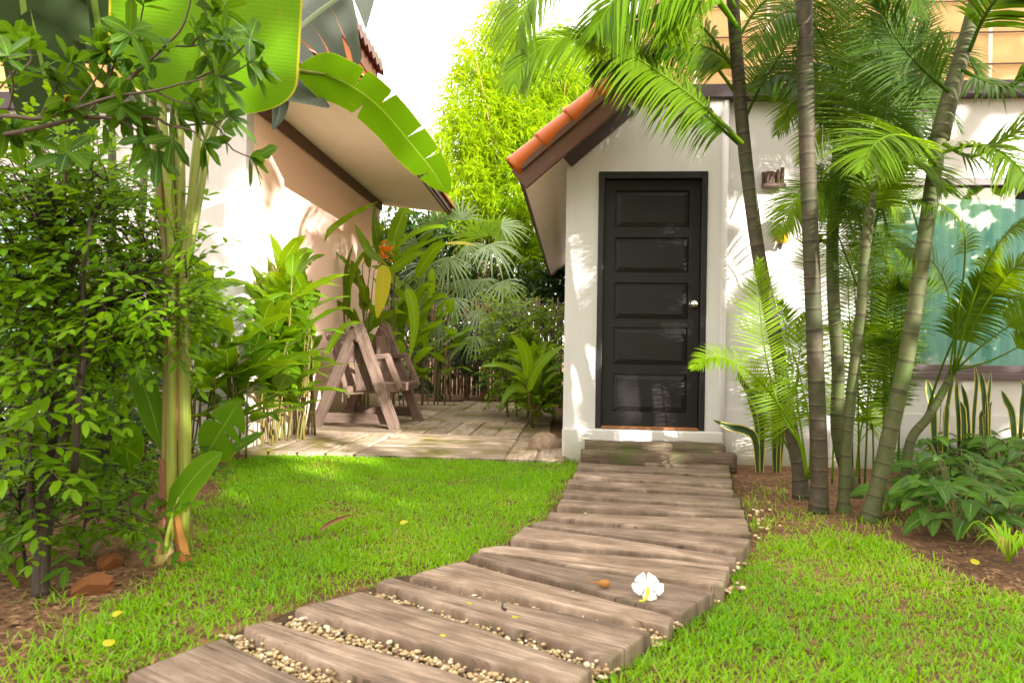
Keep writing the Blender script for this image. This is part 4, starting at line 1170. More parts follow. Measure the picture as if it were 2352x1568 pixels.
# big banana-like plant with a fan of stalks
base = G(388, 1286)
bp = thing('banana_plant', 'tall banana plant with thick yellow green stem and huge bright paddle leaf', 'plant', base)
Zb = base.y
mb = MB()
tube(mb, cr([base + V((0, 0, -0.02)), W(390, 1200, Zb), W(398, 1050, Zb), W(405, 850, Zb), W(408, 700, Zb), W(410, 620, Zb)], 24), lambda t: 0.062 - 0.018*min(1, t*3) - 0.006*t, 16, 0.3)
mb.build('stem', M['stalk_base'], bp)
def stalk(lst, r0, r1, par, m='stalk', Z=Zb, Z1=None, sq=1.0):
    r0, r1 = r0*.78, r1*.85; mb = MB(); tube(mb, cr(PW(lst, Z, Z1), 26), lambda t: r0 + (r1-r0)*t, 10, rnd.random(), True, sq); return mb.build('leaf_stalk', M[m], par)
ZS = Zb
stalk([(383,1240),(382,1000),(386,760),(382,600),(366,420),(352,250),(345,60),(340,-80)], .026, .014, bp, 'stalk_base', ZS-.03)
stalk([(398,1235),(396,1000),(398,760),(397,600),(388,430),(372,250),(380,60),(385,-60)], .032, .017, bp, 'stalk', ZS-.05)
stalk([(412,1250),(414,1000),(414,760),(412,600),(415,420),(412,260),(420,60),(430,-90)], .033, .017, bp, 'stalk', ZS-.02)
stalk([(424,1255),(424,1000),(420,760),(420,640),(437,480),(452,330),(462,250)], .028, .016, bp, 'stalk', ZS-.05)
stalk([(426,1200),(428,1000),(426,760),(430,620),(462,430),(480,330),(520,250),(580,190),(640,168),(690,163)], .026, .013, bp, 'stalk', ZS+.01, ZS+.35)
stalk([(405,900),(404,700),(424,560),(452,420),(470,330),(505,230),(560,180),(605,178)], .022, .013, bp, 'stalk', ZS+.05, ZS+.4)
stalk([(378,1255),(384,1100),(392,800),(400,640),(404,480),(395,330),(400,200),(405,60)], .020, .012, bp, 'stalk', ZS-.01)
# dry torn sheath at the foot
mb = MB()
blade(mb, PW([(418,1290),(410,1240),(402,1190),(398,1120)], Zb-.085), TOCAM + V((-.2, 0, 0)), 0.032, lambda t: 1-0.7*t, 8, 2, -0.35, 0.1, None, 0.3)
mb.build('dry_sheath', M['bud'], bp)
for (x0_, y0_, x1_, y1_, w_, tn_) in ((385, 1180, 392, 900, .016, .2), (418, 1120, 415, 780, .014, .8), (400, 1010, 412, 700, .012, .5), (378, 1240, 372, 1080, .02, .1)):
    mb = MB(); blade(mb, PW([(x0_, y0_), ((x0_+x1_)/2-3, (y0_+y1_)/2), (x1_, y1_), (x1_-8, y1_-30)], Zb-.062, Zb-.058), TOCAM, w_, lambda t: 1-0.8*t*t, 12, 2, -0.3, 0.1, None, tn_, .12); mb.build('dry_sheath', M['dry'], bp)
# the huge backlit leaf
mb = MB()
blade(mb, PW([(462,258),(466,160),(470,40),(476,-120),(486,-300),(500,-470)], Zb-.06, Zb-.25), V((0.10, -1, -0.15)), 0.365, lambda t: math.sqrt(max(0, 1-(1-min(1, t/0.22))**2))*(1-max(0, (t-0.55)/0.45)**2.4)**0.9 if t < 1 else 0, 60, 8, -0.05, 0.0, None, 0.85, 0.003)
mb.build('leaf', M['banana'], bp, label='huge rounded bright green paddle leaf')
mb = MB()
tube(mb, cr(PW([(462,262),(466,160),(470,40),(476,-120),(486,-300)], Zb-.075, Zb-.265), 16), (0.012, 0.006), 6); mb.build('midrib', M['stalk'], bp)
# torn green leaf hanging over the eave
mb = MB()
blade(mb, PW([(688,163),(760,176),(830,212),(890,265),(940,325),(985,380),(1012,420),(1030,446)], Zb+.35, Zb+1.0), V((-0.25, -0.9, -0.35)), 0.115, lambda t: min(1, 0.25 + (t/0.16)**0.8)*(1-max(0, (t-0.5)/0.5)**2.2)**0.9 if t < 1 else 0, 40, 4, 0.12, 0.12, {1: [13, 30], -1: [10, 15, 22, 27]}, 0.75, 0.02, 0.012, 0.10)
mb.build('leaf', M['banana'], bp, label='long torn green leaf drooping over the cream eave')
mb = MB(); tube(mb, cr(PW([(680,162),(760,174),(830,210),(890,263),(940,323),(985,378)], Zb+.34, Zb+.9), 16), (0.011, 0.004), 6); mb.build('midrib', M['stalk'], bp)
# grey torn leaf above it
mb = MB()
blade(mb, PW([(600,190),(640,118),(682,68),(735,24),(800,-20),(870,-60)], Zb+.38, Zb+.75), V((-0.35, -0.75, -0.6)), 0.235, lambda t: min(1, 0.35 + t*5)*(1-max(0, (t-0.6)/0.4)**2)**0.9 if t < 1 else 0, 36, 4, -0.25, 0.35, {1: [7, 13, 18, 24, 29], -1: [12, 20]}, 0.6, 0.02, 0.03, 0.75)
mb.build('leaf', M['banana_grey'], bp, label='grey backed torn leaf against the sky')
mb = MB()
blade(mb, PW([(610,190),(640,215),(640,260),(625,300)], Zb+.42, Zb+.5), V((-0.3, -0.9, 0)), 0.055, lance, 14, 3, 0.3, 0.3, None, 0.2)
mb.build('leaf', M['banana_grey'], bp, label='small dark dried leaf end')
# pups and low leaves
for lst, z, nr_, hw, tn, tears in (
    ([(388,1190),(420,1130),(465,1075),(512,1038)], Zb-.10, V((-.25, -.95, .35)), 0.062, 0.8, None),
    ([(470,1050),(500,1000),(528,955),(548,918)], Zb+.6, V((-.3, -.95, .1)), 0.125, 0.9, {1: [8, 11], -1: [9]}),
    ([(372,1030),(345,930),(318,850),(300,782)], Zb-.02, V((.5, -.85, .1)), 0.048, 0.35, None),
    ([(300,1085),(292,1040),(300,1005),(312,972)], Zb+.35, V((.2, -.95, .1)), 0.07, 0.75, None),
    ([(500,1045),(535,1030),(570,1012),(608,992)], Zb+.75, V((-.1, -.5, .9)), 0.06, 0.2, None)):
    mb = MB()
    pr_ = (lambda t: min(1, 0.2 + (t/0.3))*(1-max(0, (t-0.45)/0.55)**2.2)**0.8 if t < 1 else 0)
    blade(mb, PW(lst, z, z-.02), nr_, hw, pr_, 18, 4, 0.14, 0.1, tears, tn, 0.03, 0.02, 0.3)
    mb.build('low_leaf', M['banana'], bp)
mb = MB()
tube(mb, cr(PW([(380,1270),(384,1230),(395,1190),(412,1140)], Zb-.10), 10), (0.010, 0.006), 6)
mb.build('low_stalk', M['stalk'], bp)
mb = MB(); tube(mb, cr(PW([(440,1110),(455,1080),(480,1040)], Zb+.5, Zb+.6), 8), (0.012, 0.007), 6); mb.build('low_stalk', M['stalk'], bp)
# second, shaded banana behind
b2 = V((W(255, 1000, 4.5).x, 4.5, 0))
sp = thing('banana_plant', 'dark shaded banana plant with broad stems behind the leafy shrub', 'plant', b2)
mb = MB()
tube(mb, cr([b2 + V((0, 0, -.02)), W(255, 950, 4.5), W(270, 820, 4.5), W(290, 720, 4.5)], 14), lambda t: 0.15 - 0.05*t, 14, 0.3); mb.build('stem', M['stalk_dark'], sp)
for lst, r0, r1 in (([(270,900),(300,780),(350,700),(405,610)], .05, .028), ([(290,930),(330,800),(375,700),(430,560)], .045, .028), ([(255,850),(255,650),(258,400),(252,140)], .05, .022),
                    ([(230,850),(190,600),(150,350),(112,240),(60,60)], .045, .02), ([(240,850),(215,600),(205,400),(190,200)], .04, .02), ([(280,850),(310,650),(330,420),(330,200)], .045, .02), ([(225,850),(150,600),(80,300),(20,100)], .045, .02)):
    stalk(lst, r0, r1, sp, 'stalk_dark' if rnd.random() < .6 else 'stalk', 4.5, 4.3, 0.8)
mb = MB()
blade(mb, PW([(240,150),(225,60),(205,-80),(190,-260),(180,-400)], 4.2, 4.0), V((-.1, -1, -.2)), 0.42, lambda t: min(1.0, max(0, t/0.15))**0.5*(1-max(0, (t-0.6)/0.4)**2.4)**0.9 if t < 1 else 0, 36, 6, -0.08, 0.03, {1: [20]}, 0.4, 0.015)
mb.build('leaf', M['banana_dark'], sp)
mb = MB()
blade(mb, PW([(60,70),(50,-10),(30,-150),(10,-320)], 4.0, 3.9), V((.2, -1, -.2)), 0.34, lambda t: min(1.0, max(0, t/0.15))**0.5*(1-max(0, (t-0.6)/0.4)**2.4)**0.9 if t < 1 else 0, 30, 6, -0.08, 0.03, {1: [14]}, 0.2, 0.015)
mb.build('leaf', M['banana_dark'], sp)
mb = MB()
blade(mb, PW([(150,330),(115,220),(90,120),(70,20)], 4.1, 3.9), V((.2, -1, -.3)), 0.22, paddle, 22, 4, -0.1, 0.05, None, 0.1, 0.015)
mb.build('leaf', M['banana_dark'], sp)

# ------------------------------------------------------------------ shrubs
def branchy(mbw, pts, r0, r1, n=14):
    tube(mbw, cr(pts, n), lambda t: r0 + (r1-r0)*t, 7, rnd.random())
def shrub(name, label, base, stems, blobs, nspray, L, w, leafm, woodm, group=None, step=0.026, nl=(6, 10), tone=(0.2, 0.9), up=0.35, twigs=True, cat='shrub'):
    t = thing(name, label, cat, base, 0, group)
    wd, fo = MB(), MB(); tips = []
    for pts, r0, r1 in stems:
        branchy(wd, pts, r0, r1); c_ = cr(pts, 12); tips += c_[4:]
    tot = sum(b[3] for b in blobs)
    for bc, br, bt, wt in blobs:
        for _ in range(int(nspray*wt/tot)):
            d = rv(); k = rnd.random()**0.45
            p = bc + V((d.x*br[0]*k, d.y*br[1]*k, d.z*br[2]*k))
            dr_ = (d*0.9 + V((0, 0, up)) + rv(0.6)); dr_.z *= 0.7
            dr_.normalize()
            tn = min(1, max(0, rnd.uniform(*tone) + bt))
            sp_ = spray(fo, p, dr_, rnd.randint(*nl), L*rnd.choice((.7, .9, 1.05, 1.3)), w*rnd.uniform(.75, 1.15), step*rnd.uniform(.85, 1.2), tn, (UP + TOCAM*0.35 + rv(0.35)).normalized())
            if twigs:
                tube(wd, sp_, (0.0022, 0.001), 4, rnd.random(), False)
                if tips and rnd.random() < 0.35:
                    q = min(tips, key=lambda z: (z-p).length)
                    if (q-p).length < 0.7: tube(wd, cr([q, q.lerp(p, .5) + V((0, 0, .03)), p], 6), (0.005, 0.002), 5, rnd.random(), False)
    wd.build('branches', M[woodm], t); fo.build('foliage', M[leafm], t)
    return t
def E(px, py, Z, rx, ry, rd, tone=0.0, wt=None):
    s = Z/F
    return (W(px, py, Z), (rx*s, rd, ry*s), tone, wt or rx*ry)
bs_ = G(92, 1372)
Zs = 2.75
shrub('leafy_shrub', 'large small leaved green shrub with twisted dark stems at the left edge', bs_,
    [([bs_, W(95, 1250, 2.6), W(105, 1120, 2.6), W(125, 960, 2.65), W(140, 820, 2.7), W(130, 680, 2.7), W(110, 560, 2.75)], .030, .010),
     ([W(105, 1150, 2.6), W(150, 1000, 2.6), W(178, 860, 2.65), W(215, 760, 2.7), W(270, 640, 2.75)], .018, .007),
     ([W(170, 1085, 2.55), W(180, 930, 2.55), W(196, 800, 2.6), W(190, 640, 2.6), W(210, 500, 2.6)], .013, .006),
     ([W(125, 950, 2.65), W(80, 840, 2.65), W(50, 700, 2.7), W(40, 600, 2.7)], .016, .006),
     ([W(140, 820, 2.7), W(230, 700, 2.8), W(330, 610, 2.9), W(420, 560, 2.9)], .012, .005),
     ([W(130, 700, 2.7), W(190, 560, 2.7), W(250, 430, 2.7)], .011, .005),
     ([W(90, 1230, 2.6), W(70, 1130, 2.55), W(75, 1040, 2.55), W(55, 940, 2.55)], .016, .006)],
    [E(150, 480, 2.85, 160, 130, .30, .05), E(60, 600, 2.75, 110, 180, .28), E(240, 580, 2.95, 120, 150, .30, .05), E(385, 665, 2.7, 75, 85, .14, .15, 4200), E(430, 590, 2.8, 40, 50, .10, .2, 600),
     E(200, 720, 2.85, 190, 120, .30), E(370, 700, 2.8, 80, 50, .14, .15), E(70, 800, 2.7, 110, 130, .26, 0, 7000), E(240, 800, 2.95, 140, 80, .2, -.1, 5000), E(60, 920, 2.6, 90, 80, .2, 0, 2600), E(160, 840, 2.5, 80, 60, .12, .3, 1600), E(130, 400, 2.9, 130, 80, .25, -.05)],
    900, 0.052, 0.025, 'shrub', 'twig')
shrub('low_shrub', 'low bluish green shrub at the foot of the large leafy shrub, bottom left', G(130, 1300),
    [([G(110, 1300), W(115, 1240, 2.75), W(120, 1170, 2.75)], .008, .003), ([G(180, 1290), W(190, 1230, 2.8), W(200, 1160, 2.8)], .008, .003), ([G(60, 1310), W(50, 1230, 2.7), W(45, 1150, 2.7)], .008, .003)],
    [E(110, 1170, 2.7, 120, 60, .2, .0), E(40, 1130, 2.6, 60, 70, .15, .1), E(220, 1175, 2.8, 90, 50, .16, .0), E(330, 1205, 2.75, 60, 30, .10, -.1)],
    85, 0.062, 0.027, 'shrub', 'twig', tone=(0.05, 0.6))
shrub('low_shrub', 'low leafy shrub growing between the large shrub and the banana stem', G(300, 1190),
    [([G(280, 1200), W(275, 1100, 3.5), W(280, 1010, 3.5)], .008, .003), ([G(330, 1190), W(335, 1110, 3.6), W(320, 1010, 3.5)], .008, .003)],
    [E(220, 1040, 3.3, 110, 90, .25, .0), E(330, 1080, 3.4, 80, 70, .2, .0), E(140, 1030, 3.1, 70, 70, .2, -.05), E(270, 960, 3.5, 80, 50, .2, -.1)],
    110, 0.060, 0.026, 'shrub', 'twig', tone=(0.0, 0.55))
shrub('low_shrub', 'tuft of green leaves low at the left edge under the large shrub', G(20, 1290),
    [([G(20, 1300), W(22, 1180, 2.8), W(25, 1000, 2.8)], .01, .004)],
    [E(20, 1010, 2.5, 60, 60, .15, .3), E(30, 1230, 2.8, 50, 40, .12, -.1)],
    36, 0.070, 0.032, 'shrub', 'branch')

# glossy whorled tree reaching in from the upper left
wt_ = thing('small_tree', 'tree with glossy leaf whorls reaching into the upper left corner', 'tree', V((-2.35, 2.3, 0)))
wd, fo, yr = MB(), MB(), MB()
Zw = 2.35
tr0 = V((-2.35, 2.3, 0))
branchy(wd, [tr0, V((-2.3, 2.3, 0.7)), V((-2.2, 2.32, 1.3)), W(-60, 320, Zw)], .035, .018)
BR = [[(-60,320),(0,268),(90,273),(168,252),(261,222),(348,210),(420,192),(500,175)], [(-60,320),(60,300),(192,270),(270,273),(354,270),(399,291),(492,285),(528,339),(579,363)],
      [(261,222),(300,180),(330,153),(384,102),(420,60),(444,-20)], [(384,104),(440,106),(480,93),(516,78)], [(420,192),(480,168),(540,126),(576,86)], [(480,172),(525,172),(572,146)],
      [(-60,330),(-20,230),(40,150),(40,92)], [(40,170),(70,140),(66,108)], [(90,273),(130,200),(162,146)], [(168,252),(215,190),(240,146)], [(240,200),(262,150),(267,100)], [(267,120),(290,90),(300,75)],
      [(60,300),(40,310),(30,300)], [(150,420),(150,380),(153,352)], [(270,273),(300,290),(315,302)], [(399,291),(440,300),(470,330)], [(492,285),(510,275),(522,268)], [(330,153),(320,80),(330,8)], [(20,250),(30,200),(18,128)],
      [(354,270),(370,320),(360,350)], [(192,270),(216,240),(216,222)], [(-60,300),(-10,170),(-20,110)], [(440,106),(470,60),(500,20)], [(340,200),(400,230),(440,240)]]
zz = [Zw + rnd.uniform(-.12, .12) for _ in BR]
for b_, z_ in zip(BR, zz):
    branchy(wd, PW(b_, Zw, z_), 0.0085 if len(b_) > 5 else 0.0045, 0.0022, 20)
    tip = W(*b_[-1], z_); pr0 = W(*b_[-2], Zw*0.5 + z_*0.5)
    ax = (tip - pr0).normalized()
    def whorl(c, ax, nl, sc):
        s1 = ax.cross(V((.3, .5, .8))).normalized(); s2 = ax.cross(s1)
        for k in range(nl):
            a = 6.283*k/nl + rnd.uniform(-.35, .35); e = rnd.uniform(0.15, 0.75)
            d = (s1*math.cos(a) + s2*math.sin(a))*math.cos(e) + ax*math.sin(e); d.z -= 0.12
            tgt = yr if (rnd.random() < 0.006 or not yr.v) and c.x < -1.2 else fo
            leaf(tgt, c + ax*rnd.uniform(-.012, .012), d, (ax + UP*0.6 + rv(0.25)).normalized(), sc*rnd.uniform(0.075, 0.125), sc*rnd.uniform(0.036, 0.047), min(1, max(0, rnd.gauss(.5, .28))), rnd.uniform(.05, .35), rnd.uniform(.02, .2), 0.52)
    whorl(tip, ax, rnd.randint(6, 9), 1.0)
    c_ = cr(PW(b_, Zw, z_), 12)
    for j in range(3, 11):
        if rnd.random() < (0.46 if len(b_) > 5 else 0.18): whorl(c_[j] + rv(0.05), (ax + rv(0.8)).normalized(), rnd.randint(4, 7), 0.85)
wd.build('branches', M['branch'], wt_); fo.build('foliage', M['whorl'], wt_); yr.build('young_leaves', M['redleaf'], wt_)

# ------------------------------------------------------------------ heliconia thicket
def heli_leaf(mb, b, d, L, hw, tn, n=10, tears=False, up=UP):
    """leaf starting at b, heading d, arching over"""
    d = d.normalized(); g_ = rnd.uniform(0.25, 0.75)
    p1 = b + d*(L*0.35); p2 = b + d*(L*0.72) + V((0, 0, -g_*L*0.16)); p3 = b + d*(L*0.95) + V((d.x*.05, d.y*.05, -g_*L*0.42))
    h = V((d.x, d.y, 0))
    nn_ = (up*(0.4 + h.length) - d*d.dot(up) + rv(0.45)).normalized()
    tr = {s: sorted(rnd.sample(range(2, n-1), rnd.randint(0, 2))) for s in (-1, 1)} if tears else None
    blade(mb, [b, p1, p2, p3], nn_, hw, lance, n, 2, rnd.uniform(.1, .35), 0.08, tr, tn, 0.10, 0.012, 0.15)
def heli(base, h, nl, label, group, lean=None, L=(0.42, 0.68), hw=(0.058, 0.088), tone=(0.15, 0.95), flower=False, name='heliconia_plant', stem=0.013, bias=V((0, 0, 0))):
    t = thing(name, label, 'plant', base, 0, group)
    lean = lean if lean is not None else V((rnd.uniform(-.12, .12), rnd.uniform(-.12, .06), 0))
    st, lf = MB(), MB()
    top = base + lean*h + V((0, 0, h))
    axis = cr([base + V((0, 0, -.02)), base.lerp(top, .35) + V((rnd.uniform(-.04, .04), rnd.uniform(-.04, .04), 0)) - lean*h*0.15, base.lerp(top, .7) + V((rnd.uniform(-.03, .03), 0, 0)), top], 10)
    stem = stem*rnd.uniform(.55, .95)
    tube(st, axis, (stem, stem*0.55), 7, rnd.random())
    a0_ = rnd.uniform(0, 6.28)
    for k in range(nl):
        f = 0.30 + 0.70*k/max(1, nl-1) if nl > 1 else 1
        x = f*9; i = min(8, int(x)); c = axis[i].lerp(axis[i+1], x-i)
        a = a0_ + math.pi*k + rnd.uniform(-.7, .7)
        el = rnd.uniform(0.35, 0.85) + 0.55*(f-0.5)
        d = V((math.cos(a)*math.cos(el), math.sin(a)*math.cos(el), math.sin(el))) + bias
        if 6.0 < base.y < 7.5 and base.x < 0 and d.x > 0: d.x *= -.6
        pl = rnd.uniform(0.05, 0.14); q = c + d.normalized()*pl
        tube(st, [c, q], (stem*0.5, stem*0.3), 5, rnd.random(), False)
        heli_leaf(lf, q, (d + V((0, 0, -0.1))).normalized(), rnd.uniform(*L)*(.72 if 6.0 < base.y < 7.5 and base.x < 0 else 1), rnd.uniform(*hw), rnd.uniform(*tone), 10, rnd.random() < .35)
    st.build('stem', M['heli_stem'], t); lf.build('leaves', M['heliconia'], t)
    if flower:
        fo_ = MB()
        for k in range(5):
            leaf(fo_, top + V((0, 0, .02*k)), V((math.cos(k*2.6), -.3, 0.9)), rv(), 0.09, 0.03, rnd.random(), -.2)
        fo_.build('flower', M['orange'], t)
    return t
GH = 'heliconia stalks in the thicket'
lblA = 'green heliconia stalk in the front of the thicket between banana stem and swing'
lblB = 'tall heliconia stalk in the thicket behind the swing, before the peach wall'
for k in range(34):
    u = (k + rnd.random())/34
    gp = V((-2.05, 5.75, 0)).lerp(V((-2.02, 6.6, 0)), u) + V((rnd.uniform(-.05, .22) - (0.25 if u < .3 else 0)*rnd.random(), rnd.uniform(-.1, .1), 0))
    gp.x = max(gp.x, -2.16 + 0.05*(gp.y-5.6) + 0.10) if gp.y > 5.55 else gp.x
    heli(gp, rnd.choice((rnd.uniform(0.75, 1.1), rnd.uniform(1.1, 1.45))), rnd.randint(5, 7), lblA, GH, V((rnd.uniform(.0, .14) if gp.y < 6.3 else rnd.uniform(-.08, .02), rnd.uniform(-.1, .05), 0)), bias=V((0.12, -0.12, 0)) if gp.y < 6.3 else V((-.18, -.1, .1)))
for k in range(15):
    gp = V((-2.62 + 0.045*k, 5.25 + rnd.uniform(-.15, .1), 0))
    heli(gp, rnd.uniform(0.7, 1.15), rnd.randint(5, 6), 'shaded heliconia stalk just right of the thick banana stem', 'shaded heliconia stalks', V((rnd.uniform(-.05, .1), rnd.uniform(-.08, .04), 0)), tone=(0.0, 0.6), bias=V((0.05, -0.15, 0)))
for k in range(17):
    u = (k + rnd.random())/17
    gp = V((-1.90, 8.15, 0)).lerp(V((-0.95, 9.9, 0)), u) + V((rnd.uniform(-.12, .12), rnd.uniform(-.2, .2), 0))
    heli(gp, rnd.uniform(1.2, 2.0)*(1.05 - .35*u), rnd.randint(4, 6), lblB, GH, V((rnd.uniform(-.04, .1), rnd.uniform(-.1, .02), 0)), L=(.5, .8), hw=(.05, .08), bias=V((0.05, -0.05, 0.12)), stem=.015)
# the ones that stand out by themselves
def showleaf(par, lst, Z, Z1, nrm, hw, m, tn=0.7, prof=lance, n=18, fold=.15, wave=.05, tears=None, name='leaf', label=None):
    mb = MB(); blade(mb, PW(lst, Z, Z1), nrm, hw, prof, n, 3, fold, 0.06, tears, tn, wave, .012, .2); return mb.build(name, M[m], par, label=label)
b_ = V((-1.62, 8.3, 0))
t = thing('heliconia_plant', 'tall heliconia with orange flower and a long hanging yellow leaf, above the swing', 'plant', b_)
mb = MB()
for lst in ([(880,900),(876,760),(872,640),(880,590)], [(845,900),(838,760),(830,690),(812,600)], [(905,900),(905,760),(905,660),(912,600)], [(800,900),(792,760),(790,680),(795,610)]):
    tube(mb, cr([V((W(lst[0][0], 900, 8.2).x, 8.2, 0))] + PW(lst, 8.2, 8.0), 16), (.017, .008), 7, rnd.random())
mb.build('stem', M['heli_stem'], t)
for args in (
    ([(800,740),(795,650),(800,600),(812,560)], 8.0, 8.0, V((-.7, -.6, .2)), .06, .5),
    ([(800,730),(802,655),(830,590),(865,560)], 8.0, 7.9, V((-.4, -.8, .6)), .05, .6),
    ([(728,588),(745,545),(790,505),(835,480),(868,463)], 7.6, 7.7, V((-.4, -.75, .55)), .062, .95),
    ([(880,600),(850,580),(830,545),(815,515)], 7.9, 7.8, V((.6, -.8, .2)), .055, .6),
    ([(905,600),(905,550),(918,510),(930,486),(955,495)], 7.9, 7.8, V((.3, -.9, .3)), .085, .5),
    ([(895,590),(930,550),(970,528),(1008,520),(1032,524)], 7.9, 7.6, V((-.2, -.7, .7)), .055, .95),
    ([(890,605),(930,580),(975,560),(1010,545),(1040,540)], 7.9, 7.6, V((-.2, -.7, .8)), .045, .95),
    ([(893,625),(915,610),(945,590),(978,578)], 7.8, 7.6, V((-.3, -.85, .5)), .085, .7),
    ([(875,600),(868,560),(862,520),(860,470)], 8.1, 8.1, V((.5, -.8, .1)), .06, .2),
    ([(640,510),(652,535),(668,570),(690,610),(710,660)], 7.0, 7.1, V((-.5, -.8, .3)), .05, .8),
    ([(640,555),(655,580),(668,620),(672,660)], 7.0, 7.1, V((.8, -.6, .1)), .045, .2),
    ([(540,560),(575,585),(610,605),(648,640)], 6.4, 6.8, V((-.3, -.8, .6)), .045, .8),
    ([(560,625),(590,615),(620,612),(650,622)], 6.4, 6.6, V((0, -.8, .6)), .05, .7),
    ([(575,690),(600,700),(622,740),(628,790)], 6.1, 6.0, V((-.4, -.9, .3)), .05, .95),
    ([(680,735),(720,705),(770,685),(810,680)], 6.6, 6.4, V((0, -.6, .9)), .04, .95),
    ([(560,690),(600,730),(650,770),(640,830)], 6.0, 5.8, V((.3, -.9, .3)), .045, .8),
    ([(745,820),(775,770),(800,745),(835,740)], 6.9, 6.8, V((0, -.7, .7)), .05, .6)):
    showleaf(t, *args[:5], 'heliconia', args[5])
showleaf(t, [(878,608),(882,640),(874,690),(866,732)], 7.5, 7.45, V((-.15, -1, .05)), .085, 'heliconia_yellow', .7, label='long yellow hanging leaf')
showleaf(t, [(932,662),(946,690),(952,750),(940,830)], 7.3, 7.25, V((-.25, -1, .05)), .062, 'heliconia', 1.0, label='narrow bright leaf hanging over the swing arm')
showleaf(t, [(1020,560),(1050,558),(1075,560),(1096,566)], 7.5, 7.5, V((0, -.6, .8)), .035, 'heliconia_yellow', .5)
mb = MB(); c = W(886, 578, 7.6)
for k in range(60):
    d = (rv() + V((0, -.4, .5))).normalized(); leaf(mb, c + rv(0.06) + V((0, 0, rnd.uniform(-.06, .07))), d, rv(), rnd.uniform(.04, .075), .017, rnd.random(), -.1, .4)
mb.build('flower', M['orange'], t)
# right hand clump beside the house corner
RG = 'small heliconia stalks by the house corner'
for k in range(18):
    u = k/17; gp = G(1218 + 76*u, 985) + V((rnd.uniform(-.05, .05), rnd.uniform(0.0, .45), 0)); gp.x = min(gp.x, 0.30)
    heli(gp, rnd.uniform(0.3, 0.75), rnd.randint(6, 8), 'low heliconia stalk in the clump beside the white house corner, behind the boulder', RG, V((rnd.uniform(-.1, .05), rnd.uniform(-.12, .02), 0)), L=(.22, .38), hw=(.03, .05), stem=.009, bias=V((-.1, -.1, .05)))
gp = G(1225, 985)
t = thing('heliconia_plant', 'heliconia with a pale bent leaf, tallest of the clump by the house corner', 'plant', gp)
mb = MB(); tube(mb, cr([gp, W(1215, 920, 6.9), W(1208, 860, 6.85)], 8), (.012, .007), 6); mb.build('stem', M['heli_stem'], t)
for args in (([(1208,870),(1212,830),(1200,795),(1174,768)], 6.8, 6.7, V((-.6, -.8, .2)), .07, .95), ([(1212,872),(1180,850),(1145,838),(1102,842)], 6.8, 6.5, V((0, -.6, .8)), .055, .9), ([(1215,900),(1230,850),(1262,815),(1300,790)], 6.8, 6.7, V((.3, -.7, .6)), .05, .85), ([(1212,900),(1185,890),(1165,905),(1150,935)], 6.8, 6.6, V((-.2, -.8, .5)), .045, .5)):
    showleaf(t, *args[:5], 'heliconia', args[5])

# ------------------------------------------------------------------ fan palms
def fan(mbl, mbs, root, c, d, rad, nseg=13, spread=2.5, tn=0.5, droop=0.28):
    d = d.normalized(); tube(mbs, cr([root, root.lerp(c, .6) + V((0, 0, .10)), c], 8), (.007, .004), 5, rnd.random(), False)
    nf = (V((0, -.9, .45)) + rv(.35)).normalized(); d = (d - nf*d.dot(nf)*.8).normalized()
    s = d.cross(nf).normalized(); u = s.cross(d)
    for k in range(nseg):
        a = (k/(nseg-1)-.5)*spread + rnd.uniform(-.04, .04)
        e = (d*math.cos(a) + s*math.sin(a) + u*rnd.uniform(-.08, .14)).normalized()
        l = rad*(0.8 + .25*math.cos(a))*rnd.uniform(.88, 1.06); w = rad*0.034
        wd_ = e.cross(u).normalized(); vs = []; at = []; tt = min(1, max(0, tn + rnd.uniform(-.12, .12)))
        for j, wf in enumerate((.2, .85, 1, .8, .12)):
            q = j/4; cc = c + e*(l*q) + V((0, 0, -droop*l*q*q*q))
            vs += [cc - wd_*w*wf, cc + u*(w*.25*wf), cc + wd_*w*wf]; at += [(-1, q, tt), (0, q, tt), (1, q, tt)]
        mbl.add(vs, [[3*j+i, 3*j+i+1, 3*j+i+4, 3*j+i+3] for j in range(4) for i in (0, 1)], at)
def fanpalm(label, base, leaves, m, group='fan palms at the end of the garden'):
    t = thing('fan_palm', label, 'palm', base, 0, group); ls, st = MB(), MB()
    for k in range(5):
        q = base + V((rnd.uniform(-.25, .25), rnd.uniform(-.2, .2), 0)); tube(st, cr([q, q + V((0, 0, .8)), q + V((rnd.uniform(-.1, .1), 0, 1.5))], 8), (.016, .012), 6, rnd.random())
    for (px, py, Z, dx, dz, rad) in leaves:
        c = W(px, py, Z); fan(ls, st, V((base.x + (c.x-base.x)*.3, base.y, min(c.z - .15, 1.3 + rnd.random()*.3))), c, V((dx, -.55, dz)), rad*rnd.uniform(1.0, 1.15), rnd.randint(12, 14), rnd.uniform(2.3, 3.0), rnd.choice((.25, .7, .95, 1)))
    st.build('stems', M['culm'], t); ls.build('fronds', M[m], t)
fanpalm('fan palm with drooping silvery green fans behind the swing', V((-0.95, 10.4, 0)), [(1028,590,9.8,.1,-1,.44),(979,608,9.9,-.6,-.8,.42),(1060,505,10.4,.0,1,.46),(1042,684,9.9,.1,-1,.36),(1012,520,10.5,-.7,.6,.42),(1075,560,10.1,.3,-.7,.40),(960,560,10.5,-.8,.2,.38),(1010,740,10.0,-.3,-.8,.34),(1064,640,10.3,.1,-1,.34)], 'fan')
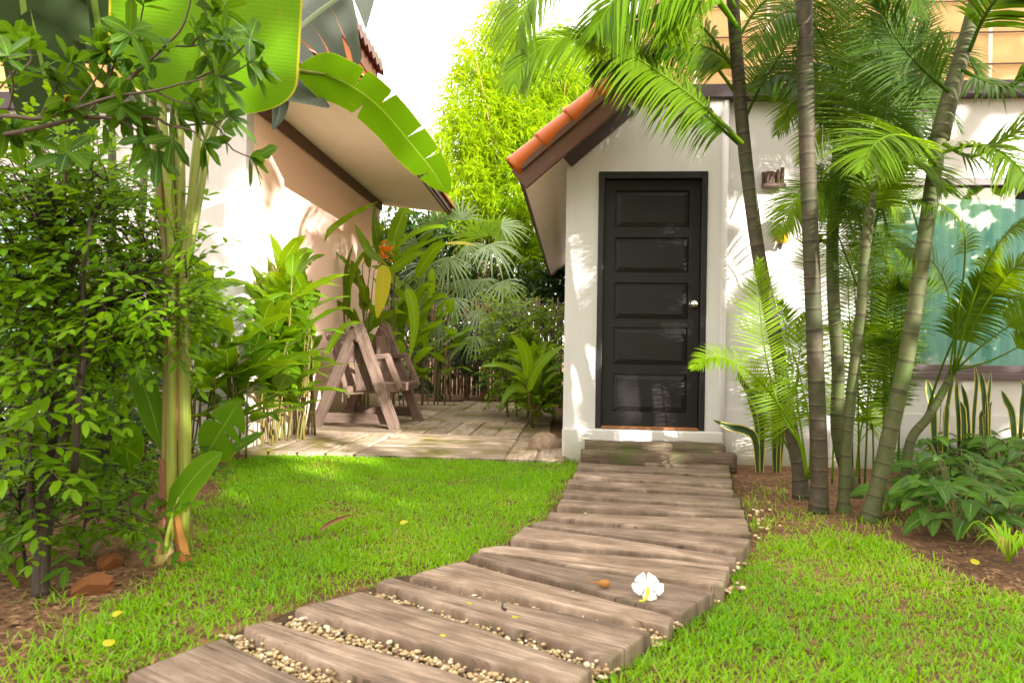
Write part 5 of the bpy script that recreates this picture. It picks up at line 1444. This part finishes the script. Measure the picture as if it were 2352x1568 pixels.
fanpalm('fan palm with arching grey green fans right of the bigger one, before the bamboo', V((-0.25, 10.7, 0)), [(1127,560,10.1,.55,-.75,.50),(1154,645,10.1,.5,-.8,.40),(1100,711,10.0,.0,-1,.36),(1110,640,10.4,-.1,-1,.38),(1150,520,10.5,.7,.5,.42),(1145,735,10.0,.4,-.6,.32),(1172,700,10.3,.7,-.5,.30),(1090,770,9.9,-.2,-.7,.30)], 'fan')
fanpalm('bright yellow green fan palm fronds standing above the grey green ones', V((-0.5, 11.0, 0)), [(1110,545,10.8,-.2,.9,.46),(1125,540,10.8,.5,.7,.46),(1135,555,10.7,.8,.2,.42),(1095,545,10.9,-.6,.6,.42),(1140,530,10.8,.3,1,.42)], 'fan_bright')
# leafy boxy shrub beside the house
sb = V((0.12, 8.3, 0))
shrub('boxy_shrub', 'bushy small leaved shrub between the fan palms and the white house', sb,
    [([sb + V((dx_, 0, 0)), sb + V((dx_*1.4, 0, .5)), sb + V((dx_*2.2, rnd.uniform(-.1, .1), 1.0))], .014, .005) for dx_ in (-.15, -.05, .08, .16)],
    [E(1180, 790, 8.4, 60, 50, .3, .1), E(1250, 800, 8.3, 60, 60, .3, 0), E(1150, 720, 8.6, 40, 40, .25, .3), E(1190, 730, 8.6, 50, 40, .25, .25), E(1230, 880, 8.2, 60, 60, .3, -.2), E(1270, 730, 8.4, 40, 24, .2, -.1), E(1160, 850, 8.5, 40, 60, .2, -.2)],
    720, 0.060, 0.033, 'smallshrub', 'branch', step=.03, nl=(5, 8))

# ------------------------------------------------------------------ bamboo
def bamboo(label, base, culms, blobs, n, group='bamboo clumps beyond the fence', L=(.10, .17)):
    t = thing('bamboo_clump', label, 'bamboo', base, 0, group); cu, lf = MB(), MB()
    for pts in culms: tube(cu, cr(pts, 12), (.028, .008), 6, rnd.random())
    tot = sum(b[3] for b in blobs)
    for bc, br, bt, wt in blobs:
        for _ in range(int(n*wt/tot)):
            d = rv(); k = rnd.random()**.55; p = bc + V((d.x*br[0]*k, d.y*br[1]*k, d.z*br[2]*k))
            ax = (d*.7 + rv(.7) + V((0, 0, -.25))).normalized(); tn = min(1, max(0, rnd.uniform(.1, .9) + bt))
            for j in range(rnd.randint(5, 9)):
                p = p + ax*0.035
                sliver(lf, p, (ax + rv(.9)), rnd.uniform(*L), rnd.uniform(.024, .038), min(1, max(0, tn + rnd.uniform(-.2, .2))), rnd.uniform(.1, .6))
    cu.build('culms', M['culm'], t); lf.build('leaves', M['bamboo_leaf'], t)
def culm(px, Z, top, sway):
    b = V((W(px, 784, Z).x, Z, 0)); e = W(top[0], top[1], Z + sway)
    return [b, b.lerp(e, .4) + V((0, 0, .3)), b.lerp(e, .75) + V((0, 0, .35)), e]
bamboo('feathery yellow green bamboo, tallest clump, behind the gap between the houses', V((0.3, 14.0, 0)),
    [culm(1215, 13.6, (1090, 120), -.5), culm(1225, 13.8, (1150, 80), 0), culm(1240, 14, (1230, 60), .3), culm(1205, 13.7, (1040, 330), -.4), culm(1260, 14, (1300, 160), 0)],
    [E(1120, 140, 14, 75, 70, .8, .25), E(1090, 240, 13.8, 80, 70, .8, .2), E(1190, 220, 14.2, 90, 100, .9, 0), E(1060, 330, 13.4, 60, 70, .7, .3), E(1150, 330, 13.6, 110, 90, .9, .1), E(1230, 320, 14, 90, 110, .9, .0), E(1080, 430, 13.2, 70, 70, .7, .2), E(1180, 450, 13.4, 100, 90, .8, .0), E(1230, 530, 13.6, 60, 90, .7, -.1), E(1110, 500, 13.5, 90, 60, .7, .1), E(1160, 60, 14.2, 50, 60, .6, .3), E(1260, 150, 14.2, 60, 90, .6, .2), E(1200, 600, 13.3, 50, 50, .5, -.2), E(1255, 600, 13.4, 40, 60, .5, -.2)], 5200, L=(.14, .23))
bamboo('second bamboo clump, mostly hidden behind the orange tiled roof and palm leaf', V((1.6, 15.2, 0)),
    [culm(1330, 15, (1310, 150), 0), culm(1350, 15.2, (1380, 120), 0)],
    [E(1320, 220, 15, 70, 120, .9, .1), E(1290, 380, 14.6, 60, 120, .9, 0), E(1380, 160, 15.2, 70, 90, .9, .1)], 1500, L=(.14, .23))
bamboo('dim bamboo clump low behind the fan palms and the left house eave', V((-1.3, 13.6, 0)),
    [culm(1010, 13.6, (1000, 520), 0), culm(960, 13.6, (950, 520), 0), culm(1060, 13.6, (1080, 480), 0)],
    [E(960, 600, 13.6, 80, 110, .5, -.3), E(1050, 600, 13.6, 80, 120, .5, -.2), E(1130, 640, 13.6, 80, 90, .5, -.3), E(900, 620, 13.6, 60, 110, .5, -.4)], 1100, L=(.14, .22))
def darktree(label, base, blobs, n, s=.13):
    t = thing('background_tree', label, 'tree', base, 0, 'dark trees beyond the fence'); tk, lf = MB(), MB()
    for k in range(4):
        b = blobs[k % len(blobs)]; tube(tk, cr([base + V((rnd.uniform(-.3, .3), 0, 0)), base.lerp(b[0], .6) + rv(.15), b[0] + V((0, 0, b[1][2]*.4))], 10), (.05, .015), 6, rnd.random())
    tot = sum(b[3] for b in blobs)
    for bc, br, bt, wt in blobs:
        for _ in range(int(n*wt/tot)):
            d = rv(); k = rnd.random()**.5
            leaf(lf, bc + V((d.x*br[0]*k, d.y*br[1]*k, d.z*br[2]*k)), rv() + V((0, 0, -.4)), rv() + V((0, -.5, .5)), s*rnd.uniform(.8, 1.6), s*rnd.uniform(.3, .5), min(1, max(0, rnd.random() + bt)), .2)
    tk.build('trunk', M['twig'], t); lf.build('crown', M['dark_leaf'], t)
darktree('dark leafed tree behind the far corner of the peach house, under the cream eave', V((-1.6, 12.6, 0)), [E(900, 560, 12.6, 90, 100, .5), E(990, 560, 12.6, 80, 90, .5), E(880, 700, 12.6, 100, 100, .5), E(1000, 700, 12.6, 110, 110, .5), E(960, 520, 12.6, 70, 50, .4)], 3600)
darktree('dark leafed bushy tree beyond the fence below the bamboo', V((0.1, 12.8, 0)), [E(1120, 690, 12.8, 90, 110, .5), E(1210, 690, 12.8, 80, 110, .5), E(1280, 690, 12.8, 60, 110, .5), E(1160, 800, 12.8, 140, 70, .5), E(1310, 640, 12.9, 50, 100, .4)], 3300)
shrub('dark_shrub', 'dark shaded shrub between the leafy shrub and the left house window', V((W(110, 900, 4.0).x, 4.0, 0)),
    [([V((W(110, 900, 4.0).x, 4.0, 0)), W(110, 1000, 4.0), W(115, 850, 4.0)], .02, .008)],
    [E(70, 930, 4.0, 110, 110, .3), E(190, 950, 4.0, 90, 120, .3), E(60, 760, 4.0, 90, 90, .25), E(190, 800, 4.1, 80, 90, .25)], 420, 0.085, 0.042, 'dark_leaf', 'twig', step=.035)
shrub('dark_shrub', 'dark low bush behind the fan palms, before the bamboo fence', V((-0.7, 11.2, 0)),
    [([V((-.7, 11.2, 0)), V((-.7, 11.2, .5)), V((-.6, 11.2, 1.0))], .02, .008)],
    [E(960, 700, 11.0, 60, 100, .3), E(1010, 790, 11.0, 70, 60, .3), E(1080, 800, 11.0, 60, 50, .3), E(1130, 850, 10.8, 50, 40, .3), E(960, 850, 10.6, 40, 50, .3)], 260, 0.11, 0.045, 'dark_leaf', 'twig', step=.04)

#PART5
# ------------------------------------------------------------------ areca palms on the right
def palm(label, base, path, r0, r1, fronds, m='palm', tm='trunk', Z1=None, group='areca palm stems on the right', crown=None, name='palm_tree'):
    t = thing(name, label, 'palm', base, 0, group)
    mb = MB()
    Zb_ = base.y
    pts = [base + V((0, 0, -.03))] + PW(path, Zb_, Z1 or Zb_)
    def rad(q): return (r0 + (r1-r0)*min(1, q*1.1)) + 0.014*max(0, 1-q*14)
    tube(mb, cr(pts, 60), rad, 16, rnd.random()); mb.build('trunk', M[tm], t)
    if crown:
        mb = MB(); tube(mb, cr(PW(crown, Z1 or Zb_, Z1 or Zb_), 16), lambda q: r1*1.3*(1-.45*q), 12, rnd.random()); mb.build('crownshaft', M['trunk_pale'], t)
    for f in fronds: addfrond(t, *f) if len(f) > 7 else addfrond(t, *f, m0=m)
    return t
def addfrond(t, lst, Z, Z1, nrm, L, n, m=None, m0='palm', droop=.30, lift=.18, w=.0155, t0=.16, rr=.010, tone=.5, ang=(25, 60)):
    mb = MB(); frond(mb, PW(lst, Z, Z1), nrm.normalized(), int(n*1.35), L, w*.85, droop, lift, t0, rr, tone, ang); return mb.build('frond', M[m or m0], t)
FC = V((0, -1, .25))
b1 = G(1842, 1142); b1.y += 0.0
p1 = palm('leaning ringed palm trunk, leftmost of the big three, crown drooping over the roof corner', b1,
    [(1832,1060),(1808,940),(1778,760),(1745,600),(1722,440),(1706,300),(1694,150),(1684,20),(1676,-120),(1672,-260)], .042, .037,
    [([(1706,330),(1640,265),(1560,200),(1480,145),(1400,100),(1320,86),(1250,103),(1203,148),(1185,198)], 4.1, 3.8, V((-.15, -.8, .6)), .36, 72, 'palm', 'palm', .55, .12, .022, .14, .012, .6, (30, 60)),
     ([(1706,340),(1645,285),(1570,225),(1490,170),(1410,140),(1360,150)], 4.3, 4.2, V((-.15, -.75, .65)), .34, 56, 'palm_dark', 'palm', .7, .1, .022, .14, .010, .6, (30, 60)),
     ([(1690,60),(1600,-60),(1500,-115),(1400,-120),(1300,-80),(1232,-20),(1192,60),(1182,190)], 4.2, 3.9, V((-.3, -.6, .8)), .42, 66, 'palm_young', 'palm', .45, .1, .020, .16, .010, .3, (25, 60)),
     ([(1684,20),(1600,-130),(1480,-190),(1350,-190),(1240,-110),(1178,-20),(1150,90)], 4.4, 4.3, V((-.3, -.5, .8)), .42, 60, 'palm_young', 'palm', .5, .1, .020, .16, .010, .3),
     ([(1700,70),(1640,-15),(1560,-55),(1480,-50),(1410,0),(1370,70)], 4.05, 3.8, V((-.2, -.75, .7)), .46, 62, 'palm_young', 'palm', .6, .1, .021, .14, .010, .15),
     ([(1700,200),(1670,140),(1610,105),(1540,110),(1480,140),(1440,190)], 4.3, 4.2, V((-.2, -.75, .65)), .34, 50, 'palm', 'palm', .6, .1, .018, .14, .009),
     ([(1700,300),(1745,200),(1790,130),(1830,60),(1850,-40)], 4.3, 4.5, FC, .42, 40, 'palm_dark'),
     ([(1690,100),(1740,20),(1810,-30),(1880,-20),(1930,40)], 4.3, 4.2, V((.2, -.6, .8)), .42, 42, 'palm'),
     ([(1680,-60),(1640,-160),(1560,-230),(1460,-220)], 4.2, 3.8, V((-.2, -.6, .8)), .42, 40, 'palm')])
b2_ = G(1880, 1172)
p2 = palm('straight upright ringed palm trunk, middle of the big three', b2_,
    [(1882,1060),(1876,900),(1868,700),(1860,500),(1853,300),(1849,100),(1847,-80),(1845,-260)], .045, .042,
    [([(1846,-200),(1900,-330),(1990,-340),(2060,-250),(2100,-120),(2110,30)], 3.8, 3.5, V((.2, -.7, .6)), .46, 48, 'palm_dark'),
     ([(1846,-200),(1800,-330),(1720,-350),(1640,-280),(1590,-170)], 3.8, 3.5, V((-.2, -.7, .6)), .46, 46, 'palm'),
     ([(1846,-200),(1850,-380),(1830,-500)], 3.8, 3.2, V((0, -.9, .4)), .46, 40, 'palm')])
b3 = G(1995, 1192)
p3 = palm('thick palm trunk leaning right with a pale grey crownshaft, rightmost of the big three', b3,
    [(2025,1080),(2052,960),(2080,830),(2105,680),(2128,520),(2148,380),(2160,300)], .043, .037,
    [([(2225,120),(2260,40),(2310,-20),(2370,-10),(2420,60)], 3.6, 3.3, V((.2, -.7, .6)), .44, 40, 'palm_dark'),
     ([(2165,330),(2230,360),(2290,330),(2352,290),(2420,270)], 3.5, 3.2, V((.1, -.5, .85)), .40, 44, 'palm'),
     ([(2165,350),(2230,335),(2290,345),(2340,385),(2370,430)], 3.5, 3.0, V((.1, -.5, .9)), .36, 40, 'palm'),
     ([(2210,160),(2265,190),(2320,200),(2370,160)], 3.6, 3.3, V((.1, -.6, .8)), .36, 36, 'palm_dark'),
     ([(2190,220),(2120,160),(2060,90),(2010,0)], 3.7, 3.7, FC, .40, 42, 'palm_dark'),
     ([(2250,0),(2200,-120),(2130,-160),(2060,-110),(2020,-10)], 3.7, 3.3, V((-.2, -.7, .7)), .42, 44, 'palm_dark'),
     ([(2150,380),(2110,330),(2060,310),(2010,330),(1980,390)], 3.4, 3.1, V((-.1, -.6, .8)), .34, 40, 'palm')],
    tm='trunk_pale', crown=[(2158,320),(2180,230),(2205,140),(2232,40),(2255,-60),(2270,-140)])
b4 = G(1938, 1172)
p4 = palm('thin pale palm stem standing between the middle and the right big trunk', b4,
    [(1940,1100),(1946,1000),(1958,880),(1975,740),(1985,600),(2000,460),(2010,330)], .032, .026,
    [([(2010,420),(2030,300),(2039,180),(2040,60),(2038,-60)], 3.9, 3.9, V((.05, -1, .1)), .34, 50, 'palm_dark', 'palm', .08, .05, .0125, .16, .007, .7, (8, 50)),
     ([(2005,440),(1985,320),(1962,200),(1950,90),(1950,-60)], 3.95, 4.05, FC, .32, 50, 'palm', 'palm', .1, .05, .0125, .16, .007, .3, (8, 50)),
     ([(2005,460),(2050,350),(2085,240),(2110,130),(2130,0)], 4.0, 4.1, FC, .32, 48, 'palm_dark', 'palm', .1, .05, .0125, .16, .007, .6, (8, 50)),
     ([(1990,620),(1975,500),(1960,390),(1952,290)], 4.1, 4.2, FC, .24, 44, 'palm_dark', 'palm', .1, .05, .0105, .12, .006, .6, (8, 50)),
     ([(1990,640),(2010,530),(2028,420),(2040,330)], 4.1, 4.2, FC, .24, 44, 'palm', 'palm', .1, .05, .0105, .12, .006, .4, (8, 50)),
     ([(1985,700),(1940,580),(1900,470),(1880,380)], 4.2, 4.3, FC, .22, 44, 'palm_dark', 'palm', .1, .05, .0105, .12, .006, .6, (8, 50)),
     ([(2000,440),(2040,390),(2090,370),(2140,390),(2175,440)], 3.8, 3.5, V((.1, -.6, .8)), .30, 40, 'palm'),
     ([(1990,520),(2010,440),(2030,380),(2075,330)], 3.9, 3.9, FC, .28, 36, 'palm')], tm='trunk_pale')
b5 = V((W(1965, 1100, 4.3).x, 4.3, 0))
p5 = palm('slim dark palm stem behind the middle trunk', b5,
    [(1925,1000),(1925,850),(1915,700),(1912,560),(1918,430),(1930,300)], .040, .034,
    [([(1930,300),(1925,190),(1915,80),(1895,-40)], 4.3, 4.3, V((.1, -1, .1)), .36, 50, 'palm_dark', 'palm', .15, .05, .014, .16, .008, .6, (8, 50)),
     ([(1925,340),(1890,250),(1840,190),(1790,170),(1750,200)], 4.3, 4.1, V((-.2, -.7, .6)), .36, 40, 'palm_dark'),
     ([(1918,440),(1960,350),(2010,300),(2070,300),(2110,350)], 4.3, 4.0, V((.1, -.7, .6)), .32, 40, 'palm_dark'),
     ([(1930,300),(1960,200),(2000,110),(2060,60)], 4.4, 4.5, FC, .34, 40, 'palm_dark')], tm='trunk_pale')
b6 = V((W(2075, 1080, 4.1).x, 4.1, 0))
p6 = palm('slim grey palm stem leaning right toward the window, with long thin leaf stalks', b6,
    [(2090,1020),(2130,960),(2165,900),(2195,840)], .030, .020,
    [([(2195,850),(2240,740),(2290,660),(2340,610),(2400,590)], 4.0, 3.7, V((.1, -.6, .8)), .20, 34, 'palm', 'palm', .4, .2, .0115, .45, .006),
     ([(2195,850),(2260,790),(2330,740),(2420,680)], 4.0, 3.8, V((.1, -.6, .8)), .3, 30, 'palm', 'palm', .4, .2, .012, .6, .006),
     ([(2195,850),(2270,830),(2352,790),(2440,740)], 4.0, 3.8, V((.1, -.6, .8)), .3, 30, 'palm', 'palm', .4, .2, .012, .6, .006),
     ([(2190,860),(2225,720),(2270,600),(2330,520),(2430,470)], 4.0, 3.5, V((0, -.5, .9)), .20, 50, 'palm', 'palm', .6, .1, .0125, .45, .006),
     ([(2190,850),(2200,730),(2215,610),(2210,520),(2160,470),(2090,460)], 4.0, 3.7, V((0, -.6, .8)), .20, 44, 'palm', 'palm', .5, .1, .0115, .45, .006),
     ([(2180,860),(2190,760),(2170,650),(2120,580),(2060,570)], 4.0, 3.8, V((0, -.7, .7)), .26, 36, 'palm', 'palm', .4, .1, .0105, .45, .005),
     ([(2120,980),(2150,880),(2190,780),(2240,690),(2300,620)], 4.2, 4.0, V((.1, -.7, .6)), .26, 32, 'palm_dark', 'palm', .4, .1, .02, .5, .007)], tm='trunk_pale')
# the many overlapping older fronds of the clump
for k in range(17):
    own = rnd.choice([p2, p3, p4, p5, p5]); sg = rnd.choice((-1, 1)); ex_ = rnd.uniform(.5, 1.0)
    sx = rnd.uniform(1900, 2140); sy = rnd.uniform(120, 620)
    if sg < 0: ex_ = min(ex_, (sx - 1780)/270 + (.22 if sy < 330 else 0)); ex_ = max(ex_, .35)
    z0 = rnd.uniform(4.05, 4.7)
    pts_ = [(sx, sy), (sx + sg*45*ex_, sy - 130*ex_), (sx + sg*120*ex_, sy - 200*ex_), (sx + sg*205*ex_, sy - 170*ex_), (sx + sg*265*ex_, sy - 60*ex_)]
    addfrond(own, pts_, z0, z0 + rnd.uniform(-.2, .2), V((sg*.2, -.75, .6)), rnd.uniform(.22, .34), 40, rnd.choice(['palm_dark', 'palm', 'palm']), 'palm', rnd.uniform(.15, .45), .08, .0125, .2, .006, rnd.random(), (12, 55))
for (sx, sy, sg, ex_) in ((1905, 300, -1, .4), (1885, 230, -1, .6)):
    pts_ = [(sx, sy), (sx + sg*45*ex_, sy - 100*ex_), (sx + sg*120*ex_, sy - 150*ex_), (sx + sg*205*ex_, sy - 130*ex_), (sx + sg*265*ex_, sy - 40*ex_)]
    addfrond(p5, pts_, 4.4, 4.6, V((sg*.2, -.75, .6)), .2, 36, 'palm_dark', 'palm', .4, .15, .013, .2, .006, rnd.random())
for (pts_, z0, z1) in (([(1700,230),(1640,150),(1570,105),(1500,100),(1450,130),(1420,180)], 4.25, 4.2), ([(1700,180),(1620,70),(1540,30),(1460,50),(1400,120)], 4.3, 4.2), ([(1690,60),(1620,-20),(1540,-50),(1450,-30),(1380,40),(1340,120)], 4.4, 4.2), ([(1690,20),(1650,-60),(1600,-60),(1550,10),(1530,90)], 4.1, 3.9)):
    addfrond(p1, pts_, z0, z1, V((-.25, -.6, .8)), .34, 46, 'palm', 'palm', .5, .1, .024, .18, .010, rnd.random())
# young palm shoots at the foot of the clump
by = G(1858, 1120)
py_ = thing('young_palm', 'bright young palm shoot with arching fronds, right of the black door', 'palm', by)
for f in (
    ([(1852,1090),(1838,1020),(1800,960),(1770,870),(1752,770),(1744,680),(1745,596)], 3.95, 4.0, V((.15, -1, .1)), .25, 44, 'palm_young', 'palm', .10, .1, .0125, .28, .008, .7, (6, 50)),
    ([(1855,1100),(1835,1010),(1790,930),(1740,870),(1685,832),(1635,820),(1588,846)], 3.9, 3.6, V((-.2, -.7, .7)), .16, 44, 'palm_young', 'palm', .3, .35, .010, .42, .008, .8, (20, 60)),
    ([(1856,1100),(1842,1000),(1830,900),(1838,800),(1850,720)], 4.1, 4.2, FC, .22, 40, 'palm_young', 'palm', .15, .1, .011, .3, .006, .4, (10, 50)),
    ([(1860,1100),(1860,980),(1836,860),(1806,760),(1790,690)], 4.2, 4.3, FC, .22, 40, 'palm', 'palm', .15, .1, .011, .3, .006, .4, (10, 50)),
    ([(1850,1100),(1800,1010),(1770,930),(1740,870)], 4.25, 4.35, FC, .2, 36, 'palm', 'palm', .15, .1, .011, .3, .006, .5, (10, 50))):
    addfrond(py_, *f)
by2 = G(1925, 1140); by2.y += .25
p7 = thing('young_palm', 'dense young palm shoots between the big trunks', 'palm', by2)
for k in range(9):
    px = 1900 + rnd.uniform(-10, 130); tx = px + rnd.uniform(-70, 90); ty = rnd.uniform(560, 860)
    addfrond(p7, [(px, 1110), (px + (tx-px)*.2, 980), (px + (tx-px)*.5, ty + 170), (tx, ty), (tx + rnd.uniform(-40, 40), ty - 40)], by2.y, by2.y + rnd.uniform(-.3, .3), V((rnd.uniform(-.6, .6), -.9, .3)), rnd.uniform(.2, .28), 38, rnd.choice(['palm', 'palm_dark', 'palm', 'palm_young']), 'palm', .2, .1, .0105, .35, .006, rnd.random(), (12, 50))
by3 = V((W(2120, 1060, 4.4).x, 4.4, 0))
p8 = thing('young_palm', 'feathery palm shoots right of the leaning thick trunk, before the window', 'palm', by3)
for k in range(7):
    px = 2040 + rnd.uniform(-30, 30); tx = px + rnd.uniform(-40, 50); ty = rnd.uniform(620, 900)
    addfrond(p8, [(px, 1080), (px + (tx-px)*.2, 980), (px + (tx-px)*.5, ty + 110), (tx, ty), (tx + rnd.uniform(-30, 50), ty - 20)], by3.y, by3.y + rnd.uniform(-.2, .2), V((rnd.uniform(-.6, .6), -.9, .3)), rnd.uniform(.18, .26), 34, rnd.choice(['palm', 'palm_dark', 'palm_dark']), 'palm', .2, .1, .010, .4, .006, rnd.random(), (12, 50))

# ------------------------------------------------------------------ snake plants
def sanse(label, base, leaves, group='snake plants along the wall'):
    t = thing('snake_plant', label, 'plant', base, 0, group)
    for lst, Z, hw, tw in leaves:
        mb = MB(); p = PW(lst, Z); p[0].z = min(p[0].z, 0.01)
        blade(mb, p, V((math.sin(tw), -math.cos(tw), .1)), hw, lambda q: (0.55 + .45*min(1, q*3))*(1-max(0, (q-.55)/.45)**1.8)**.8 if q < 1 else 0, 20, 4, .25, 0, None, rnd.random(), .06)
        mb.build('leaf', M['sanse'], t)
    return t
sanse('snake plant with long bent leaves left of the leaning trunk, by the door', G(1745, 1042), [([(1748,1042),(1748,980),(1738,930),(1705,880),(1692,850)], 5.0, .042, .5), ([(1742,1042),(1735,1010),(1712,988),(1675,980),(1637,964)], 5.0, .03, -.3), ([(1745,1042),(1738,980),(1722,920),(1716,895)], 5.05, .022, .2)])
sanse('upright snake plant directly left of the big trunks, beside the wall', G(1783, 1040), [([(1780,1040),(1778,980),(1777,930),(1775,900)], 5.0, .026, .1), ([(1787,1040),(1788,970),(1795,900),(1812,850)], 5.0, .03, -.3), ([(1790,1040),(1800,960),(1820,900),(1836,862)], 5.05, .03, .4), ([(1776,1040),(1772,1000),(1779,960),(1790,945)], 4.9, .016, 1.0)])
for lb, px, lvs in (('snake plant with dark wavy leaves under the left part of the window', 2160, [([(2165,1010),(2172,960),(2180,900),(2196,842)], .03, .3), ([(2150,1005),(2143,950),(2135,900),(2128,870)], .034, -.3), ([(2170,1010),(2172,960),(2176,925)], .034, .1), ([(2155,1010),(2160,930),(2162,870)], .022, .9)]),
                    ('snake plant with tall slender leaves under the window, middle one', 2215, [([(2205,1010),(2200,960),(2196,905),(2198,866)], .03, .2), ([(2235,1010),(2236,960),(2242,880),(2238,835)], .022, .1), ([(2215,1010),(2212,960),(2205,920)], .036, .2), ([(2228,1010),(2220,940),(2208,880)], .024, -.4)]),
                    ('snake plant with pointed leaves under the window, right of the middle one', 2265, [([(2262,1010),(2266,950),(2272,890),(2276,850)], .022, .2), ([(2268,1010),(2262,940),(2256,880),(2250,850)], .026, -.3), ([(2258,1010),(2252,970),(2256,940)], .036, .3), ([(2275,1010),(2272,950),(2278,920)], .022, .5)]),
                    ('snake plant at the right edge of the photo', 2335, [([(2335,1010),(2325,960),(2310,920),(2300,896)], .032, -.2), ([(2340,1010),(2345,950),(2350,900),(2345,870)], .032, .2), ([(2350,1010),(2362,950),(2368,890)], .03, .4)])):
    sanse(lb, G(px, 1060), [(l, 4.95, h*.78, tw) for l, h, tw in lvs])

# ------------------------------------------------------------------ arrowhead plants on the right bed
def arrow(base, n, s, label, group='arrowhead plants in the right bed', hmax=.30, tone=(.1, .9)):
    t = thing('arrowhead_plant', label, 'plant', base, 0, group); st, lf = MB(), MB()
    for k in range(n):
        a = rnd.uniform(0, 6.28); rr_ = rnd.uniform(.05, .24); h = rnd.uniform(.08, hmax)
        c = base + V((math.cos(a)*rr_, math.sin(a)*rr_, h))
        tube(st, cr([base + V((rnd.uniform(-.04, .04), rnd.uniform(-.04, .04), 0)), base.lerp(c, .55) + V((0, 0, h*.3)), c], 6), (.004, .0025), 5, rnd.random(), False)
        d = V((math.cos(a), math.sin(a) - .35, rnd.uniform(-.45, .15))).normalized(); L = s*rnd.uniform(.7, 1.25); tn = rnd.uniform(*tone)
        nn_ = (UP + TOCAM*.55 + rv(.35)).normalized()
        blade(lf, [c - d*L*.05, c + d*L*.35, c + d*L*.75 - V((0, 0, .08*L)), c + d*L - V((0, 0, .22*L))], nn_, L*.33, lambda q: (1-q)**.75*min(1, .55+q*3) if q < 1 else 0, 7, 2, .12, .05, None, tn, .06)
        s_ = d.cross(nn_).normalized()
        for sg in (-1, 1): leaf(lf, c + d*L*.03, (-d*.75 + s_*sg*.75), nn_, L*.42, L*.2, tn, .15, .1)
    st.build('stalks', M['heli_stem'], t); lf.build('leaves', M['arrow'], t)
lba = 'dark green arrowhead plant in the bed under the window'
for k in range(30):
    px = rnd.uniform(2080, 2420); py = rnd.uniform(1075, 1190) if px > 2150 else rnd.uniform(1075, 1150)
    arrow(G(px, py), rnd.randint(13, 18), .108, lba, hmax=rnd.uniform(.22, .36))
for px, py, lb in ((2150,1215,'arrowhead plant with a yellowish leaf at the front edge of the right bed'), (2260,1235,'front arrowhead plant with large pale leaves over dark soil'), (2345,1222,'arrowhead plant at the right edge, front of the bed'), (2205,1232,'arrowhead plant between the yellowish one and the large pale leafed one')):
    arrow(G(px, py), 16, .125, lb, hmax=.26)
def grassy(base, n, L, label):
    t = thing('spider_plant', label, 'plant', base); mb = MB()
    for k in range(n):
        a = rnd.uniform(0, 6.28); d = V((math.cos(a)*.5, math.sin(a)*.5, .85)); l = L*rnd.uniform(.6, 1.1)
        blade(mb, [base, base + d*l*.5, base + d*l*.85 + V((d.x*l*.2, d.y*l*.2, -.05*l)), base + V((d.x*l*1.6, d.y*l*1.6, .35*l))], V((-d.x, -d.y, 1)), .0065, lambda q: (1-q**2) if q < 1 else 0, 8, 2, .3, 0, None, rnd.uniform(.4, 1))
    mb.build('leaves', M['grass'], t)
grassy(G(2315, 1290), 46, .24, 'grassy tuft with narrow light leaves below the arrowhead plants at the right edge')
grassy(G(300, 1262), 26, .16, 'grassy tuft with narrow leaves on the soil left of the banana stem')
grassy(G(2020, 1185), 14, .12, 'small grassy tuft in front of the right leaning palm trunk')
arrow(G(2060, 1170), 6, .11, 'small dark leafed plant at the foot of the thick leaning palm', hmax=.14)

# ------------------------------------------------------------------ unseen trees added behind the viewer to shade the lawn, path and house front
sd, sp_ = V((SUN.x, SUN.y, 0)).normalized(), None
sp_ = V((-sd.y, sd.x, 0))
def added_shade_tree(label, c0, c1, bands):
    cm = (c0+c1)/2; base = sd*6.2 + sp_*cm
    t = thing('added_shade_tree', label, 'tree', base); tk, cr_ = MB(), MB()
    tube(tk, cr([base, base + V((.1, 0, 1.5)), base + V((0, .1, 3.5)), base + V((0, 0, 5.0))], 12), (.16, .06), 8, .4)
    for bd in bands:
        h0, h1, dens = bd[:3]; ca, cb = bd[3:] if len(bd) > 3 else (c0, c1)
        for _ in range(int((cb-ca)*(h1-h0)*dens)):
            p = sd*(6 + rnd.uniform(-.7, .7)) + sp_*(rnd.uniform(ca, cb) + rnd.gauss(0, .08)) + V((0, 0, rnd.uniform(h0, h1) + rnd.gauss(0, .05)))
            leaf(cr_, p, rv(), rv(), rnd.uniform(.26, .42), rnd.uniform(.16, .24), rnd.random(), .1, .1)
    tk.build('trunk', M['branch'], t); cr_.build('crown', M['shrub'], t)
added_shade_tree('tall dense unseen tree added behind the viewer to shade the left house front', -3.2, 1.7, [(0.8, 3.75, 190), (3.75, 7.7, 110), (5.95, 7.9, 120, 1.65, 2.15)])
added_shade_tree('unseen tree added behind the viewer to shade the lawn', 1.55, 3.6, [(0.8, 3.2, 220)])
added_shade_tree('loose unseen tree added behind the viewer to throw dappled shade on the door', 3.5, 5.6, [(0.8, 3.0, 170), (3.0, 5.3, 20), (5.3, 7.6, 130)])
added_shade_tree('unseen tree added behind the viewer to shade the window wall', 5.6, 8.2, [(0.8, 4.45, 95), (5.1, 7.7, 130)])
